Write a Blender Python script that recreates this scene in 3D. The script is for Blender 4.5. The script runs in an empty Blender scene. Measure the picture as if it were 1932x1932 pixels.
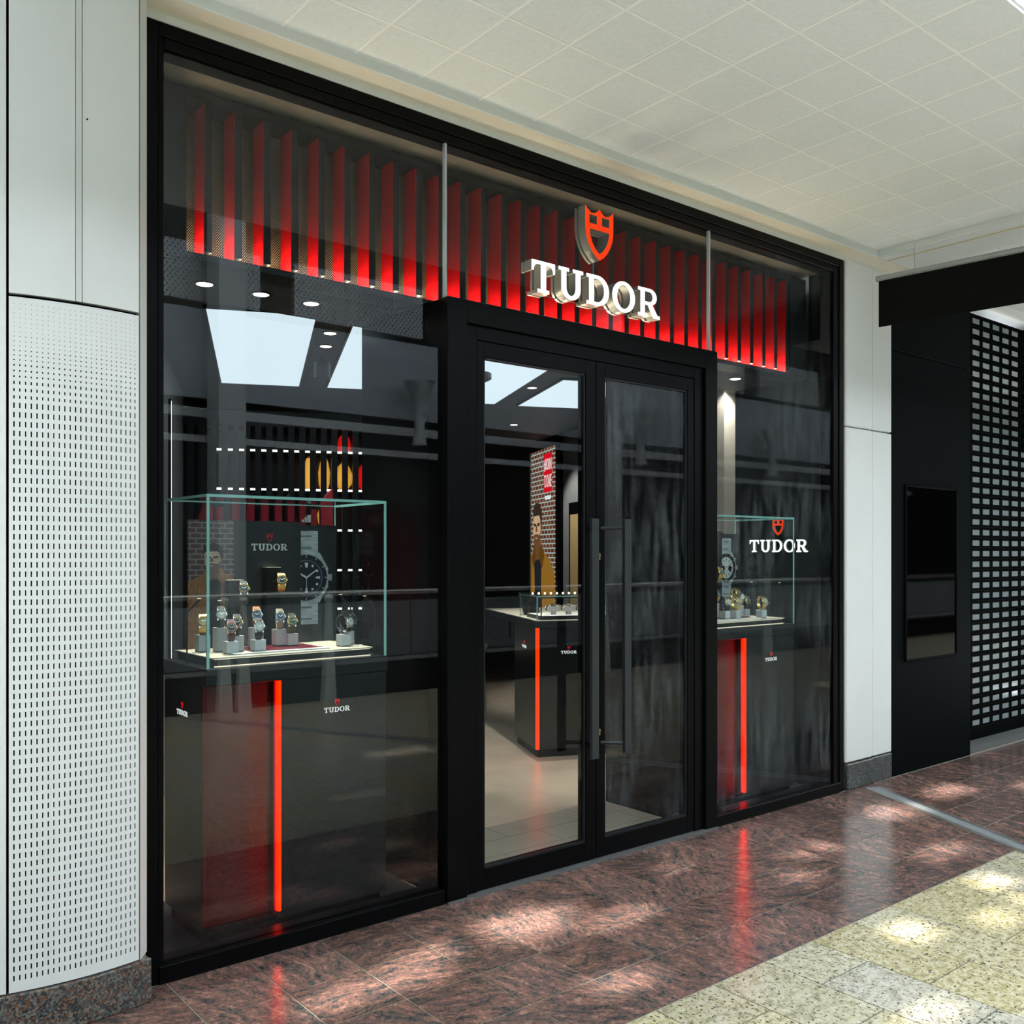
import bpy, bmesh, math, random
from mathutils import Vector, Matrix
random.seed(7)
SC = bpy.context.scene
COL = SC.collection
PI = math.pi

# ------------------------------------------------------------------ camera, sky, sun, exposure
cam = bpy.data.cameras.new('camera')
cam.sensor_width = 36.0
cam.lens = 36.0 * 1789.0 / 1932.0
cam.shift_y = 79.0 / 1932.0
cam.clip_start = 0.05
camo = bpy.data.objects.new('camera', cam)
COL.objects.link(camo)
camo.location = (-1.099, -3.343, 1.5)
camo.rotation_euler = (PI / 2, 0, -math.radians(39.02))
SC.camera = camo

world = bpy.data.worlds.new('sky')
SC.world = world
world.use_nodes = True
bg = world.node_tree.nodes['Background']
bg.inputs[0].default_value = (0.88, 0.945, 1.0, 1)
bg.inputs[1].default_value = 8.3

sun = bpy.data.lights.new('sun', 'SUN')
sun.energy = 17.0
sun.angle = math.radians(0.7)
sun.color = (1.0, 0.93, 0.82)
suno = bpy.data.objects.new('sun', sun)
COL.objects.link(suno)
SUN_DIR = Vector((0.12, 0.74, -1.0)).normalized()
suno.rotation_euler = SUN_DIR.to_track_quat('-Z', 'Y').to_euler()
suno.location = (0, -8, 12)

SC.view_settings.view_transform = 'Standard'
SC.view_settings.look = 'None'
SC.view_settings.gamma = 1.0
SC.view_settings.exposure = 0.0
SC.view_settings.use_curve_mapping = False
SC.cycles.max_bounces = 9
SC.cycles.diffuse_bounces = 5
SC.cycles.glossy_bounces = 4
SC.cycles.transparent_max_bounces = 24
SC.cycles.sample_clamp_indirect = 6.0
SC.cycles.use_denoising = True
SC.cycles.caustics_reflective = False
SC.cycles.caustics_refractive = False

# ------------------------------------------------------------------ materials
MATS = {}
def new_mat(name):
    m = bpy.data.materials.new(name)
    m.use_nodes = True
    nt = m.node_tree
    for n in list(nt.nodes):
        nt.nodes.remove(n)
    out = nt.nodes.new('ShaderNodeOutputMaterial')
    MATS[name] = m
    return m, nt, out

def N(nt, kind, **kw):
    n = nt.nodes.new(kind)
    for k, v in kw.items():
        if k == 'inp':
            for kk, vv in v.items():
                n.inputs[kk].default_value = vv
        else:
            setattr(n, k, v)
    return n

def plain(name, col, rough=0.5, metal=0.0, spec=0.5, var=0.0, scale=8.0, bump=0.0, bscale=200.0, coat=0.0, stretch=None):
    m, nt, out = new_mat(name)
    b = N(nt, 'ShaderNodeBsdfPrincipled')
    b.inputs['Base Color'].default_value = (*col, 1)
    b.inputs['Roughness'].default_value = rough
    b.inputs['Metallic'].default_value = metal
    b.inputs['Specular IOR Level'].default_value = spec
    b.inputs['Coat Weight'].default_value = coat
    tc = N(nt, 'ShaderNodeTexCoord')
    if var > 0:
        no = N(nt, 'ShaderNodeTexNoise', inp={'Scale': scale, 'Detail': 4.0})
        if stretch:
            mp = N(nt, 'ShaderNodeMapping'); mp.inputs['Scale'].default_value = stretch
            nt.links.new(tc.outputs['Object'], mp.inputs[0]); nt.links.new(mp.outputs[0], no.inputs['Vector'])
        else:
            nt.links.new(tc.outputs['Object'], no.inputs['Vector'])
        cr = N(nt, 'ShaderNodeValToRGB')
        cr.color_ramp.elements[0].position = 0.3; cr.color_ramp.elements[1].position = 0.7
        cr.color_ramp.elements[0].color = (*[c * (1 - var) for c in col], 1)
        cr.color_ramp.elements[1].color = (*[min(1, c * (1 + var)) for c in col], 1)
        nt.links.new(no.outputs['Fac'], cr.inputs[0])
        nt.links.new(cr.outputs[0], b.inputs['Base Color'])
    if bump > 0:
        n2 = N(nt, 'ShaderNodeTexNoise', inp={'Scale': bscale, 'Detail': 3.0})
        nt.links.new(tc.outputs['Object'], n2.inputs['Vector'])
        bp = N(nt, 'ShaderNodeBump', inp={'Strength': bump, 'Distance': 0.004})
        nt.links.new(n2.outputs['Fac'], bp.inputs['Height'])
        nt.links.new(bp.outputs[0], b.inputs['Normal'])
    nt.links.new(b.outputs[0], out.inputs[0])
    return m

def emit(name, col, strength):
    m, nt, out = new_mat(name)
    e = N(nt, 'ShaderNodeEmission', inp={'Color': (*col, 1), 'Strength': strength})
    nt.links.new(e.outputs[0], out.inputs[0])
    return m

def clear_glass(name, tint=(0.93, 0.95, 0.94), curve=((0.0, 1.0), (0.12, 0.35), (0.3, 0.09), (0.5, 0.026), (0.62, 0.022), (0.8, 0.034), (0.92, 0.052), (1.0, 0.058)), rough=0.0, wave=0.0):
    """thin coated sheet glass: straight transmission plus a reflection off the outer face that follows the coating's angle curve"""
    m, nt, out = new_mat(name)
    tr = N(nt, 'ShaderNodeBsdfTransparent', inp={'Color': (*tint, 1)})
    gl = N(nt, 'ShaderNodeBsdfGlossy', inp={'Color': (1, 1, 1, 1), 'Roughness': rough})
    ge = N(nt, 'ShaderNodeNewGeometry')
    dt = N(nt, 'ShaderNodeVectorMath', operation='DOT_PRODUCT')
    nt.links.new(ge.outputs['Normal'], dt.inputs[0]); nt.links.new(ge.outputs['Incoming'], dt.inputs[1])
    ab = N(nt, 'ShaderNodeMath', operation='ABSOLUTE'); nt.links.new(dt.outputs['Value'], ab.inputs[0])
    cr = N(nt, 'ShaderNodeValToRGB'); r = cr.color_ramp
    r.elements[0].position = curve[0][0]; r.elements[0].color = (curve[0][1],) * 3 + (1,)
    r.elements[1].position = curve[-1][0]; r.elements[1].color = (curve[-1][1],) * 3 + (1,)
    for p, v in curve[1:-1]:
        e = r.elements.new(p); e.color = (v, v, v, 1)
    nt.links.new(ab.outputs[0], cr.inputs[0])
    inv = N(nt, 'ShaderNodeMath', operation='SUBTRACT'); inv.inputs[0].default_value = 1.0
    nt.links.new(ge.outputs['Backfacing'], inv.inputs[1])
    mul = N(nt, 'ShaderNodeMath', operation='MULTIPLY')
    nt.links.new(cr.outputs[0], mul.inputs[0]); nt.links.new(inv.outputs[0], mul.inputs[1])
    if wave > 0:
        tc = N(nt, 'ShaderNodeTexCoord')
        no = N(nt, 'ShaderNodeTexNoise', inp={'Scale': 0.9, 'Detail': 1.0})
        nt.links.new(tc.outputs['Object'], no.inputs['Vector'])
        bp = N(nt, 'ShaderNodeBump', inp={'Strength': wave, 'Distance': 0.01})
        nt.links.new(no.outputs['Fac'], bp.inputs['Height'])
        nt.links.new(bp.outputs[0], gl.inputs['Normal'])
    mx = N(nt, 'ShaderNodeMixShader')
    nt.links.new(mul.outputs[0], mx.inputs[0]); nt.links.new(tr.outputs[0], mx.inputs[1]); nt.links.new(gl.outputs[0], mx.inputs[2])
    nt.links.new(mx.outputs[0], out.inputs[0])
    return m

def red_granite():
    m, nt, out = new_mat('red_granite')
    b = N(nt, 'ShaderNodeBsdfPrincipled', inp={'Roughness': 0.20, 'Specular IOR Level': 0.5})
    tc = N(nt, 'ShaderNodeTexCoord'); oi = N(nt, 'ShaderNodeObjectInfo')
    a = N(nt, 'ShaderNodeMath', operation='MULTIPLY'); a.inputs[1].default_value = 2.2
    nt.links.new(oi.outputs['Random'], a.inputs[0])
    vr = N(nt, 'ShaderNodeVectorRotate', rotation_type='Z_AXIS')
    nt.links.new(tc.outputs['Object'], vr.inputs['Vector']); nt.links.new(a.outputs[0], vr.inputs['Angle'])
    off = N(nt, 'ShaderNodeMath', operation='MULTIPLY'); off.inputs[1].default_value = 91.0
    nt.links.new(oi.outputs['Random'], off.inputs[0])
    ad = N(nt, 'ShaderNodeVectorMath', operation='ADD')
    nt.links.new(vr.outputs[0], ad.inputs[0]); nt.links.new(off.outputs[0], ad.inputs[1])
    warp = N(nt, 'ShaderNodeTexNoise', inp={'Scale': 7.0, 'Detail': 2.0})
    nt.links.new(ad.outputs[0], warp.inputs['Vector'])
    sc = N(nt, 'ShaderNodeVectorMath', operation='SCALE'); sc.inputs['Scale'].default_value = 0.09
    nt.links.new(warp.outputs['Color'], sc.inputs[0])
    ad2 = N(nt, 'ShaderNodeVectorMath', operation='ADD')
    nt.links.new(ad.outputs[0], ad2.inputs[0]); nt.links.new(sc.outputs[0], ad2.inputs[1])
    mp = N(nt, 'ShaderNodeMapping'); mp.inputs['Scale'].default_value = (1.0, 3.2, 1.0)
    nt.links.new(ad2.outputs[0], mp.inputs[0])
    n0 = N(nt, 'ShaderNodeTexNoise', inp={'Scale': 10.0, 'Detail': 8.0, 'Roughness': 0.74, 'Distortion': 0.3})
    nt.links.new(mp.outputs[0], n0.inputs['Vector'])
    ni = N(nt, 'ShaderNodeTexNoise', inp={'Scale': 62.0, 'Detail': 5.0, 'Roughness': 0.7, 'Distortion': 0.6})
    nt.links.new(ad2.outputs[0], ni.inputs['Vector'])
    n1 = N(nt, 'ShaderNodeMix', data_type='FLOAT'); n1.inputs['Factor'].default_value = 0.42
    nt.links.new(n0.outputs['Fac'], n1.inputs['A']); nt.links.new(ni.outputs['Fac'], n1.inputs['B'])
    cr = N(nt, 'ShaderNodeValToRGB'); r = cr.color_ramp
    r.elements[0].position = 0.40; r.elements[0].color = (0.030, 0.038, 0.043, 1)
    r.elements[1].position = 0.63; r.elements[1].color = (0.42, 0.25, 0.20, 1)
    e = r.elements.new(0.45); e.color = (0.075, 0.070, 0.070, 1)
    e = r.elements.new(0.49); e.color = (0.135, 0.080, 0.070, 1)
    e = r.elements.new(0.55); e.color = (0.23, 0.115, 0.092, 1)
    gr = N(nt, 'ShaderNodeTexNoise', inp={'Scale': 260.0, 'Detail': 2.0})
    nt.links.new(tc.outputs['Object'], gr.inputs['Vector'])
    gm = N(nt, 'ShaderNodeMath', operation='MULTIPLY_ADD'); gm.inputs[1].default_value = 0.14; gm.inputs[2].default_value = -0.07
    nt.links.new(gr.outputs['Fac'], gm.inputs[0])
    ga = N(nt, 'ShaderNodeMath', operation='ADD')
    nt.links.new(n1.outputs['Result'], ga.inputs[0]); nt.links.new(gm.outputs[0], ga.inputs[1]); nt.links.new(ga.outputs[0], cr.inputs[0])
    hv = N(nt, 'ShaderNodeHueSaturation', inp={'Saturation': 0.95})
    v = N(nt, 'ShaderNodeMapRange', inp={'To Min': 0.72, 'To Max': 1.2})
    nt.links.new(oi.outputs['Random'], v.inputs[0]); nt.links.new(v.outputs[0], hv.inputs['Value'])
    nt.links.new(cr.outputs[0], hv.inputs['Color'])
    nt.links.new(hv.outputs[0], b.inputs['Base Color'])
    nt.links.new(b.outputs[0], out.inputs[0])

def cream_granite():
    m, nt, out = new_mat('cream_granite')
    b = N(nt, 'ShaderNodeBsdfPrincipled', inp={'Roughness': 0.22})
    tc = N(nt, 'ShaderNodeTexCoord'); oi = N(nt, 'ShaderNodeObjectInfo')
    off = N(nt, 'ShaderNodeMath', operation='MULTIPLY'); off.inputs[1].default_value = 77.0
    nt.links.new(oi.outputs['Random'], off.inputs[0])
    ad = N(nt, 'ShaderNodeVectorMath', operation='ADD')
    nt.links.new(tc.outputs['Object'], ad.inputs[0]); nt.links.new(off.outputs[0], ad.inputs[1])
    n1 = N(nt, 'ShaderNodeTexNoise', inp={'Scale': 38.0, 'Detail': 5.0, 'Roughness': 0.65})
    nt.links.new(ad.outputs[0], n1.inputs['Vector'])
    cr = N(nt, 'ShaderNodeValToRGB'); r = cr.color_ramp
    r.elements[0].position = 0.36; r.elements[0].color = (0.28, 0.27, 0.20, 1)
    r.elements[1].position = 0.68; r.elements[1].color = (0.64, 0.60, 0.47, 1)
    e = r.elements.new(0.42); e.color = (0.42, 0.36, 0.19, 1)
    e = r.elements.new(0.52); e.color = (0.54, 0.48, 0.31, 1)
    nt.links.new(n1.outputs['Fac'], cr.inputs[0])
    n2 = N(nt, 'ShaderNodeTexNoise', inp={'Scale': 85.0, 'Detail': 3.0, 'Roughness': 0.6})
    nt.links.new(ad.outputs[0], n2.inputs['Vector'])
    sp = N(nt, 'ShaderNodeValToRGB'); s = sp.color_ramp
    s.elements[0].position = 0.36; s.elements[0].color = (0.06, 0.055, 0.045, 1)
    s.elements[1].position = 0.42; s.elements[1].color = (1, 1, 1, 1)
    nt.links.new(n2.outputs['Fac'], sp.inputs[0])
    mx = N(nt, 'ShaderNodeMix', data_type='RGBA', blend_type='MULTIPLY'); mx.inputs['Factor'].default_value = 1.0
    nt.links.new(cr.outputs[0], mx.inputs['A']); nt.links.new(sp.outputs[0], mx.inputs['B'])
    hv = N(nt, 'ShaderNodeHueSaturation')
    v = N(nt, 'ShaderNodeMapRange', inp={'To Min': 0.9, 'To Max': 1.1})
    nt.links.new(oi.outputs['Random'], v.inputs[0]); nt.links.new(v.outputs[0], hv.inputs['Value'])
    f2 = N(nt, 'ShaderNodeMath', operation='MULTIPLY'); f2.inputs[1].default_value = 7.13
    fr = N(nt, 'ShaderNodeMath', operation='FRACT')
    nt.links.new(oi.outputs['Random'], f2.inputs[0]); nt.links.new(f2.outputs[0], fr.inputs[0])
    v2 = N(nt, 'ShaderNodeMapRange', inp={'To Min': 0.45, 'To Max': 1.15})
    nt.links.new(fr.outputs[0], v2.inputs[0]); nt.links.new(v2.outputs[0], hv.inputs['Saturation'])
    nt.links.new(mx.outputs['Result'], hv.inputs['Color'])
    nt.links.new(hv.outputs[0], b.inputs['Base Color'])
    nt.links.new(b.outputs[0], out.inputs[0])

def speckle(name, cols, scale=140.0, rough=0.3):
    m, nt, out = new_mat(name)
    b = N(nt, 'ShaderNodeBsdfPrincipled', inp={'Roughness': rough})
    tc = N(nt, 'ShaderNodeTexCoord')
    vo = N(nt, 'ShaderNodeTexVoronoi', inp={'Scale': scale})
    nt.links.new(tc.outputs['Object'], vo.inputs['Vector'])
    sep = N(nt, 'ShaderNodeSeparateColor'); nt.links.new(vo.outputs['Color'], sep.inputs[0])
    cr = N(nt, 'ShaderNodeValToRGB'); cr.color_ramp.interpolation = 'CONSTANT'
    r = cr.color_ramp
    r.elements[0].position = 0; r.elements[0].color = (*cols[0], 1)
    r.elements[1].position = 1.0 / len(cols); r.elements[1].color = (*cols[1], 1)
    for i in range(2, len(cols)):
        e = r.elements.new(i / len(cols)); e.color = (*cols[i], 1)
    nt.links.new(sep.outputs[0], cr.inputs[0]); nt.links.new(cr.outputs[0], b.inputs['Base Color'])
    nt.links.new(b.outputs[0], out.inputs[0])

def brick_print(name, c1, c2, mortar, scale, strength=0.0):
    m, nt, out = new_mat(name)
    tc = N(nt, 'ShaderNodeTexCoord')
    mp = N(nt, 'ShaderNodeMapping'); mp.inputs['Rotation'].default_value = (-PI / 2, 0, 0)
    nt.links.new(tc.outputs['Object'], mp.inputs[0])
    br = N(nt, 'ShaderNodeTexBrick', inp={'Color1': (*c1, 1), 'Color2': (*c2, 1), 'Mortar': (*mortar, 1), 'Scale': scale, 'Mortar Size': 0.03, 'Bias': -0.2, 'Brick Width': 0.5, 'Row Height': 0.22})
    nt.links.new(mp.outputs[0], br.inputs['Vector'])
    if strength > 0:
        e = N(nt, 'ShaderNodeEmission', inp={'Strength': strength})
        nt.links.new(br.outputs['Color'], e.inputs['Color']); nt.links.new(e.outputs[0], out.inputs[0])
    else:
        b = N(nt, 'ShaderNodeBsdfPrincipled', inp={'Roughness': 0.4})
        nt.links.new(br.outputs['Color'], b.inputs['Base Color']); nt.links.new(b.outputs[0], out.inputs[0])

def perforated(name, col, dot, scale, glow=0.0):
    """fine punched sheet too small to cut: staggered dots by maths"""
    m, nt, out = new_mat(name)
    b = N(nt, 'ShaderNodeBsdfPrincipled', inp={'Roughness': 0.45, 'Metallic': 0.3})
    tc = N(nt, 'ShaderNodeTexCoord'); sx = N(nt, 'ShaderNodeSeparateXYZ')
    nt.links.new(tc.outputs['Object'], sx.inputs[0])
    def wave(sock, k, ph=None):
        m1 = N(nt, 'ShaderNodeMath', operation='MULTIPLY'); m1.inputs[1].default_value = k
        nt.links.new(sock, m1.inputs[0])
        s = N(nt, 'ShaderNodeMath', operation='SINE'); nt.links.new(m1.outputs[0], s.inputs[0])
        return s.outputs[0]
    a = wave(sx.outputs['X'], scale); c = wave(sx.outputs['Z'], scale * 0.8)
    mu = N(nt, 'ShaderNodeMath', operation='MULTIPLY'); nt.links.new(a, mu.inputs[0]); nt.links.new(c, mu.inputs[1])
    gt = N(nt, 'ShaderNodeMath', operation='GREATER_THAN'); gt.inputs[1].default_value = 0.5
    nt.links.new(mu.outputs[0], gt.inputs[0])
    mx = N(nt, 'ShaderNodeMix', data_type='RGBA')
    mx.inputs['A'].default_value = (*col, 1); mx.inputs['B'].default_value = (*dot, 1)
    nt.links.new(gt.outputs[0], mx.inputs['Factor']); nt.links.new(mx.outputs['Result'], b.inputs['Base Color'])
    nt.links.new(b.outputs[0], out.inputs[0])

plain('black_metal', (0.0022, 0.0024, 0.0028), rough=0.35, spec=0.08, var=0.12, scale=3)
plain('black_gap', (0.003, 0.003, 0.003), rough=0.9, spec=0.1)
plain('handle_grey', (0.03, 0.036, 0.041), rough=0.4, metal=0.4, var=0.08, scale=20)
plain('white_panel', (0.74, 0.77, 0.78), rough=0.42, var=0.02, scale=2.5)
plain('white_trim', (0.68, 0.72, 0.70), rough=0.5, var=0.02, scale=3)
plain('soffit_cream', (0.72, 0.68, 0.58), rough=0.7, var=0.05, scale=2.0)
plain('ceiling_tile', (0.76, 0.805, 0.82), rough=0.9, spec=0.2, var=0.03, scale=40, bump=1.0, bscale=60)
plain('ceiling_grid', (0.88, 0.90, 0.89), rough=0.8, spec=0.2, var=0.02)
plain('grout_grey', (0.25, 0.23, 0.19), rough=0.9, var=0.2, scale=30)
plain('grout_green', (0.11, 0.115, 0.08), rough=0.9, var=0.2, scale=30)
plain('yellow_tape', (0.60, 0.50, 0.26), rough=0.7, var=0.15)
plain('steel', (0.55, 0.55, 0.52), rough=0.3, metal=0.85, var=0.1, scale=12)
plain('strip_rubber', (0.24, 0.26, 0.28), rough=0.35, var=0.1, scale=12)
plain('red_fin', (0.62, 0.004, 0.008), rough=0.45, spec=0.3, var=0.08, scale=4)
plain('fin_front', (0.010, 0.0125, 0.0125), rough=0.45, spec=0.3, var=0.15)
perforated('perforated_bronze', (0.02, 0.018, 0.016), (0.75, 0.57, 0.34), 720.0)
plain('tan_board', (0.30, 0.25, 0.20), rough=0.8, var=0.18, scale=5)
plain('charcoal', (0.013, 0.0155, 0.0185), rough=0.35, spec=0.3, var=0.1, scale=4)
plain('charcoal_panel', (0.004, 0.0045, 0.005), rough=0.2, spec=0.3, var=0.15, scale=3)
plain('shop_ceiling', (0.050, 0.058, 0.066), rough=0.6, var=0.08)
plain('shop_wall', (0.20, 0.21, 0.22), rough=0.6, var=0.06)
plain('shop_wall_warm', (0.50, 0.46, 0.40), rough=0.6, var=0.05)
plain('dark_wood', (0.018, 0.017, 0.016), rough=0.4, var=0.3, scale=5, stretch=(8, 8, 0.5))
plain('shop_tile', (0.29, 0.26, 0.22), rough=0.3, var=0.06, scale=6)
plain('bay_tile', (0.035, 0.035, 0.038), rough=0.3, var=0.1, scale=6)
plain('shop_grout', (0.5, 0.48, 0.42), rough=0.9)
plain('shop_stone', (0.46, 0.38, 0.30), rough=0.35, var=0.12, scale=3)
emit('light_panel', (0.80, 0.92, 1.0), 1.15)
emit('downlight', (1.0, 0.9, 0.75), 14.0)
emit('fin_uplight', (1.0, 0.80, 0.55), 110.0)
emit('sign_white', (1.0, 1.0, 0.98), 2.4)
emit('sign_red', (1.0, 0.045, 0.0005), 1.3)
emit('led_red', (1.0, 0.012, 0.0), 5.0)
emit('led_red_side', (1.0, 0.002, 0.0), 15.0)
emit('led_warm', (1.0, 0.86, 0.65), 1.5)
emit('shelf_light', (1.0, 0.95, 0.85), 2.2)
emit('strip_white', (1.0, 0.97, 0.9), 2.2)

def _glow():
    m, nt, out = new_mat('amber_glow')
    lw = N(nt, 'ShaderNodeLayerWeight', inp={'Blend': 0.35})
    cr = N(nt, 'ShaderNodeValToRGB')
    cr.color_ramp.elements[0].color = (1.0, 0.48, 0.07) + (1,); cr.color_ramp.elements[1].color = tuple(c * 0.08 for c in (1.0, 0.48, 0.07)) + (1,)
    nt.links.new(lw.outputs['Facing'], cr.inputs[0])
    e = N(nt, 'ShaderNodeEmission', inp={'Strength': 1.1})
    nt.links.new(cr.outputs[0], e.inputs['Color']); nt.links.new(e.outputs[0], out.inputs[0])
_glow()

def _glow():
    m, nt, out = new_mat('red_glow')
    lw = N(nt, 'ShaderNodeLayerWeight', inp={'Blend': 0.35})
    cr = N(nt, 'ShaderNodeValToRGB')
    cr.color_ramp.elements[0].color = (1.0, 0.015, 0.008) + (1,); cr.color_ramp.elements[1].color = tuple(c * 0.08 for c in (1.0, 0.015, 0.008)) + (1,)
    nt.links.new(lw.outputs['Facing'], cr.inputs[0])
    e = N(nt, 'ShaderNodeEmission', inp={'Strength': 0.8})
    nt.links.new(cr.outputs[0], e.inputs['Color']); nt.links.new(e.outputs[0], out.inputs[0])
_glow()
plain('sign_return', (0.42, 0.42, 0.40), rough=0.4, metal=0.3, var=0.04)
plain('niche_red', (0.085, 0.0004, 0.0008), rough=0.4, spec=0.2, var=0.05)
clear_glass('shop_glass', tint=(0.86, 0.89, 0.89), wave=0.01)
def paint_reflection_streaks(name, base):  # paints pale diffuse streaks into the glass in place of bluish reflections
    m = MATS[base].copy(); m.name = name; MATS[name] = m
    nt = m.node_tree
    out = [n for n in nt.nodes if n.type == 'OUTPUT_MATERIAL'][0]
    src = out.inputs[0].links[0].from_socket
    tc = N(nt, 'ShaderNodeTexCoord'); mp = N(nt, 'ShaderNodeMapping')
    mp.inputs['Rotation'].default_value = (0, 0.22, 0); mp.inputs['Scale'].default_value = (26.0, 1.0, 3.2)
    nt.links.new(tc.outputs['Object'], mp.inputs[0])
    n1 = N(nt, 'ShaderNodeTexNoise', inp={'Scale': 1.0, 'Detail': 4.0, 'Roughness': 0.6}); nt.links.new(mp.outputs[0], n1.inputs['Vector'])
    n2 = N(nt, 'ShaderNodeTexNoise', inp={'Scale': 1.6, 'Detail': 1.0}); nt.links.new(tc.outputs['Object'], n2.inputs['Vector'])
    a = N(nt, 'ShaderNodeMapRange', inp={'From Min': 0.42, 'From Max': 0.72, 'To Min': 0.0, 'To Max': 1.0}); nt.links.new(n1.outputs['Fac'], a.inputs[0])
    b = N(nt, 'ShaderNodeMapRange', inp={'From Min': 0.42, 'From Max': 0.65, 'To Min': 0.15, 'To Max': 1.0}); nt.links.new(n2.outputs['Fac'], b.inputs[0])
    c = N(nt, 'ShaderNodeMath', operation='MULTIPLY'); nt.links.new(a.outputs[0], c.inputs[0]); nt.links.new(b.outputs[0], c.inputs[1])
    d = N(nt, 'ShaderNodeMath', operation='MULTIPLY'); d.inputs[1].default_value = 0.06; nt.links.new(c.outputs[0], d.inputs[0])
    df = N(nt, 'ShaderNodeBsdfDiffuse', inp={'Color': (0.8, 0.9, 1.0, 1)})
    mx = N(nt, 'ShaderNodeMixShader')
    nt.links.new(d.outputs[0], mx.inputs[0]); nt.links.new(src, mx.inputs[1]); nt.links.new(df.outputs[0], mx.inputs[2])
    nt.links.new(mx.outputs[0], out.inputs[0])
clear_glass('door_glass', tint=(0.88, 0.91, 0.91), wave=0.01)
clear_glass('case_glass', tint=(0.965, 0.985, 0.98), curve=((0.0, 0.6), (0.15, 0.15), (0.4, 0.04), (1.0, 0.025)))
paint_reflection_streaks('shop_glass_painted_glare', 'shop_glass'); paint_reflection_streaks('door_glass_painted_glare', 'door_glass')
plain('glass_edge', (0.30, 0.62, 0.58), rough=0.15, spec=0.8)
MATS['glass_edge'].node_tree.nodes['Principled BSDF'].inputs['Emission Color'].default_value = (0.3, 0.7, 0.65, 1)
plain('joint_silicone', (0.42, 0.46, 0.50), rough=0.4, var=0.05)
plain('cream_top', (0.66, 0.60, 0.48), rough=0.6, var=0.05)
plain('block_white', (0.66, 0.67, 0.68), rough=0.6, var=0.03)
plain('block_base', (0.05, 0.05, 0.055), rough=0.5)
plain('maroon_sheet', (0.16, 0.012, 0.025), rough=0.35, var=0.1)
plain('panel_dark', (0.018, 0.021, 0.026), rough=0.45, var=0.1)
plain('print_white', (0.80, 0.82, 0.82), rough=0.5)
plain('print_red', (0.62, 0.02, 0.035), rough=0.5)
plain('print_silver', (0.46, 0.50, 0.54), rough=0.4, var=0.3, scale=20, stretch=(1, 1, 6))
plain('print_silver_dark', (0.17, 0.19, 0.22), rough=0.4, var=0.2, scale=20)
plain('print_navy', (0.012, 0.017, 0.035), rough=0.4)
plain('print_black', (0.008, 0.008, 0.01), rough=0.4)
plain('print_skin', (0.60, 0.40, 0.31), rough=0.6, var=0.15, scale=40)
plain('print_skin_shade', (0.15, 0.09, 0.07), rough=0.6)
plain('print_hair', (0.008, 0.007, 0.006), rough=0.6, var=0.4, scale=120)
plain('print_jacket', (0.26, 0.13, 0.06), rough=0.7, var=0.4, scale=60, stretch=(3, 3, 0.6))
brick_print('brick_print', (0.10, 0.045, 0.045), (0.05, 0.025, 0.03), (0.20, 0.20, 0.21), 10.0)
brick_print('brick_lightbox', (0.22, 0.06, 0.03), (0.10, 0.025, 0.015), (0.50, 0.62, 0.56), 4.4, strength=0.85)
emit('lit_skin', (0.80, 0.48, 0.28), 0.85)
emit('lit_skin_shade', (0.20, 0.09, 0.045), 0.8)
emit('lit_hair', (0.05, 0.035, 0.025), 0.8)
emit('lit_jacket', (0.42, 0.19, 0.025), 0.75)
emit('lit_jacket_dark', (0.18, 0.075, 0.01), 0.75)
emit('lit_shirt', (0.02, 0.022, 0.03), 0.8)
emit('lit_red', (0.85, 0.01, 0.02), 0.9)
emit('lit_white', (0.95, 0.97, 0.95), 0.95)
plain('gold', (0.85, 0.55, 0.18), rough=0.22, metal=1.0, var=0.1, scale=300)
plain('bright_steel', (0.72, 0.72, 0.70), rough=0.2, metal=1.0, var=0.1, scale=300)
plain('rose_gold', (0.75, 0.36, 0.26), rough=0.25, metal=1.0)
plain('strap_black', (0.012, 0.012, 0.013), rough=0.55, bump=0.3, bscale=800)
plain('strap_orange', (0.50, 0.16, 0.035), rough=0.6, bump=0.3, bscale=800)
plain('strap_green', (0.10, 0.095, 0.04), rough=0.7, bump=0.4, bscale=900)
plain('strap_burgundy', (0.07, 0.012, 0.03), rough=0.6)
plain('strap_beige', (0.48, 0.40, 0.28), rough=0.7)
plain('dial_black', (0.01, 0.01, 0.011), rough=0.25)
plain('dial_white', (0.75, 0.74, 0.70), rough=0.3)
plain('dial_blue', (0.03, 0.06, 0.12), rough=0.25)
plain('dial_green', (0.02, 0.06, 0.03), rough=0.25)
plain('dial_champagne', (0.62, 0.48, 0.22), rough=0.3)
plain('brass', (0.70, 0.58, 0.30), rough=0.3, metal=1.0)
plain('jersey_black', (0.012, 0.012, 0.014), rough=0.8)
plain('jersey_red', (0.36, 0.012, 0.03), rough=0.8, var=0.1)
plain('cushion_white', (0.85, 0.80, 0.77), rough=0.7)
plain('mirror_black', (0.004, 0.004, 0.004), rough=0.05)
plain('beige_frame', (0.45, 0.32, 0.15), rough=0.5, var=0.06)
plain('banner_black', (0.003, 0.003, 0.003), rough=0.85, spec=0.15, var=0.12, scale=6)
plain('rail_grey', (0.34, 0.37, 0.37), rough=0.35, metal=0.3, var=0.06)
plain('dark_cladding', (0.003, 0.0042, 0.005), rough=0.55, spec=0.02, var=0.12, scale=3)
plain('screen_black', (0.001, 0.001, 0.001), rough=0.04, spec=0.12)
plain('shutter_black', (0.003, 0.0036, 0.004), rough=0.6, spec=0.01, var=0.15, scale=10)
plain('shutter_pane', (0.28, 0.33, 0.35), rough=0.12, spec=0.5, var=0.35, scale=3.0)
plain('sill_grey', (0.12, 0.125, 0.13), rough=0.4)
plain('parapet_grey', (0.17, 0.20, 0.225), rough=0.4, var=0.1, scale=1.5)
plain('post_pale', (0.62, 0.70, 0.66), rough=0.3, var=0.1)
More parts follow.
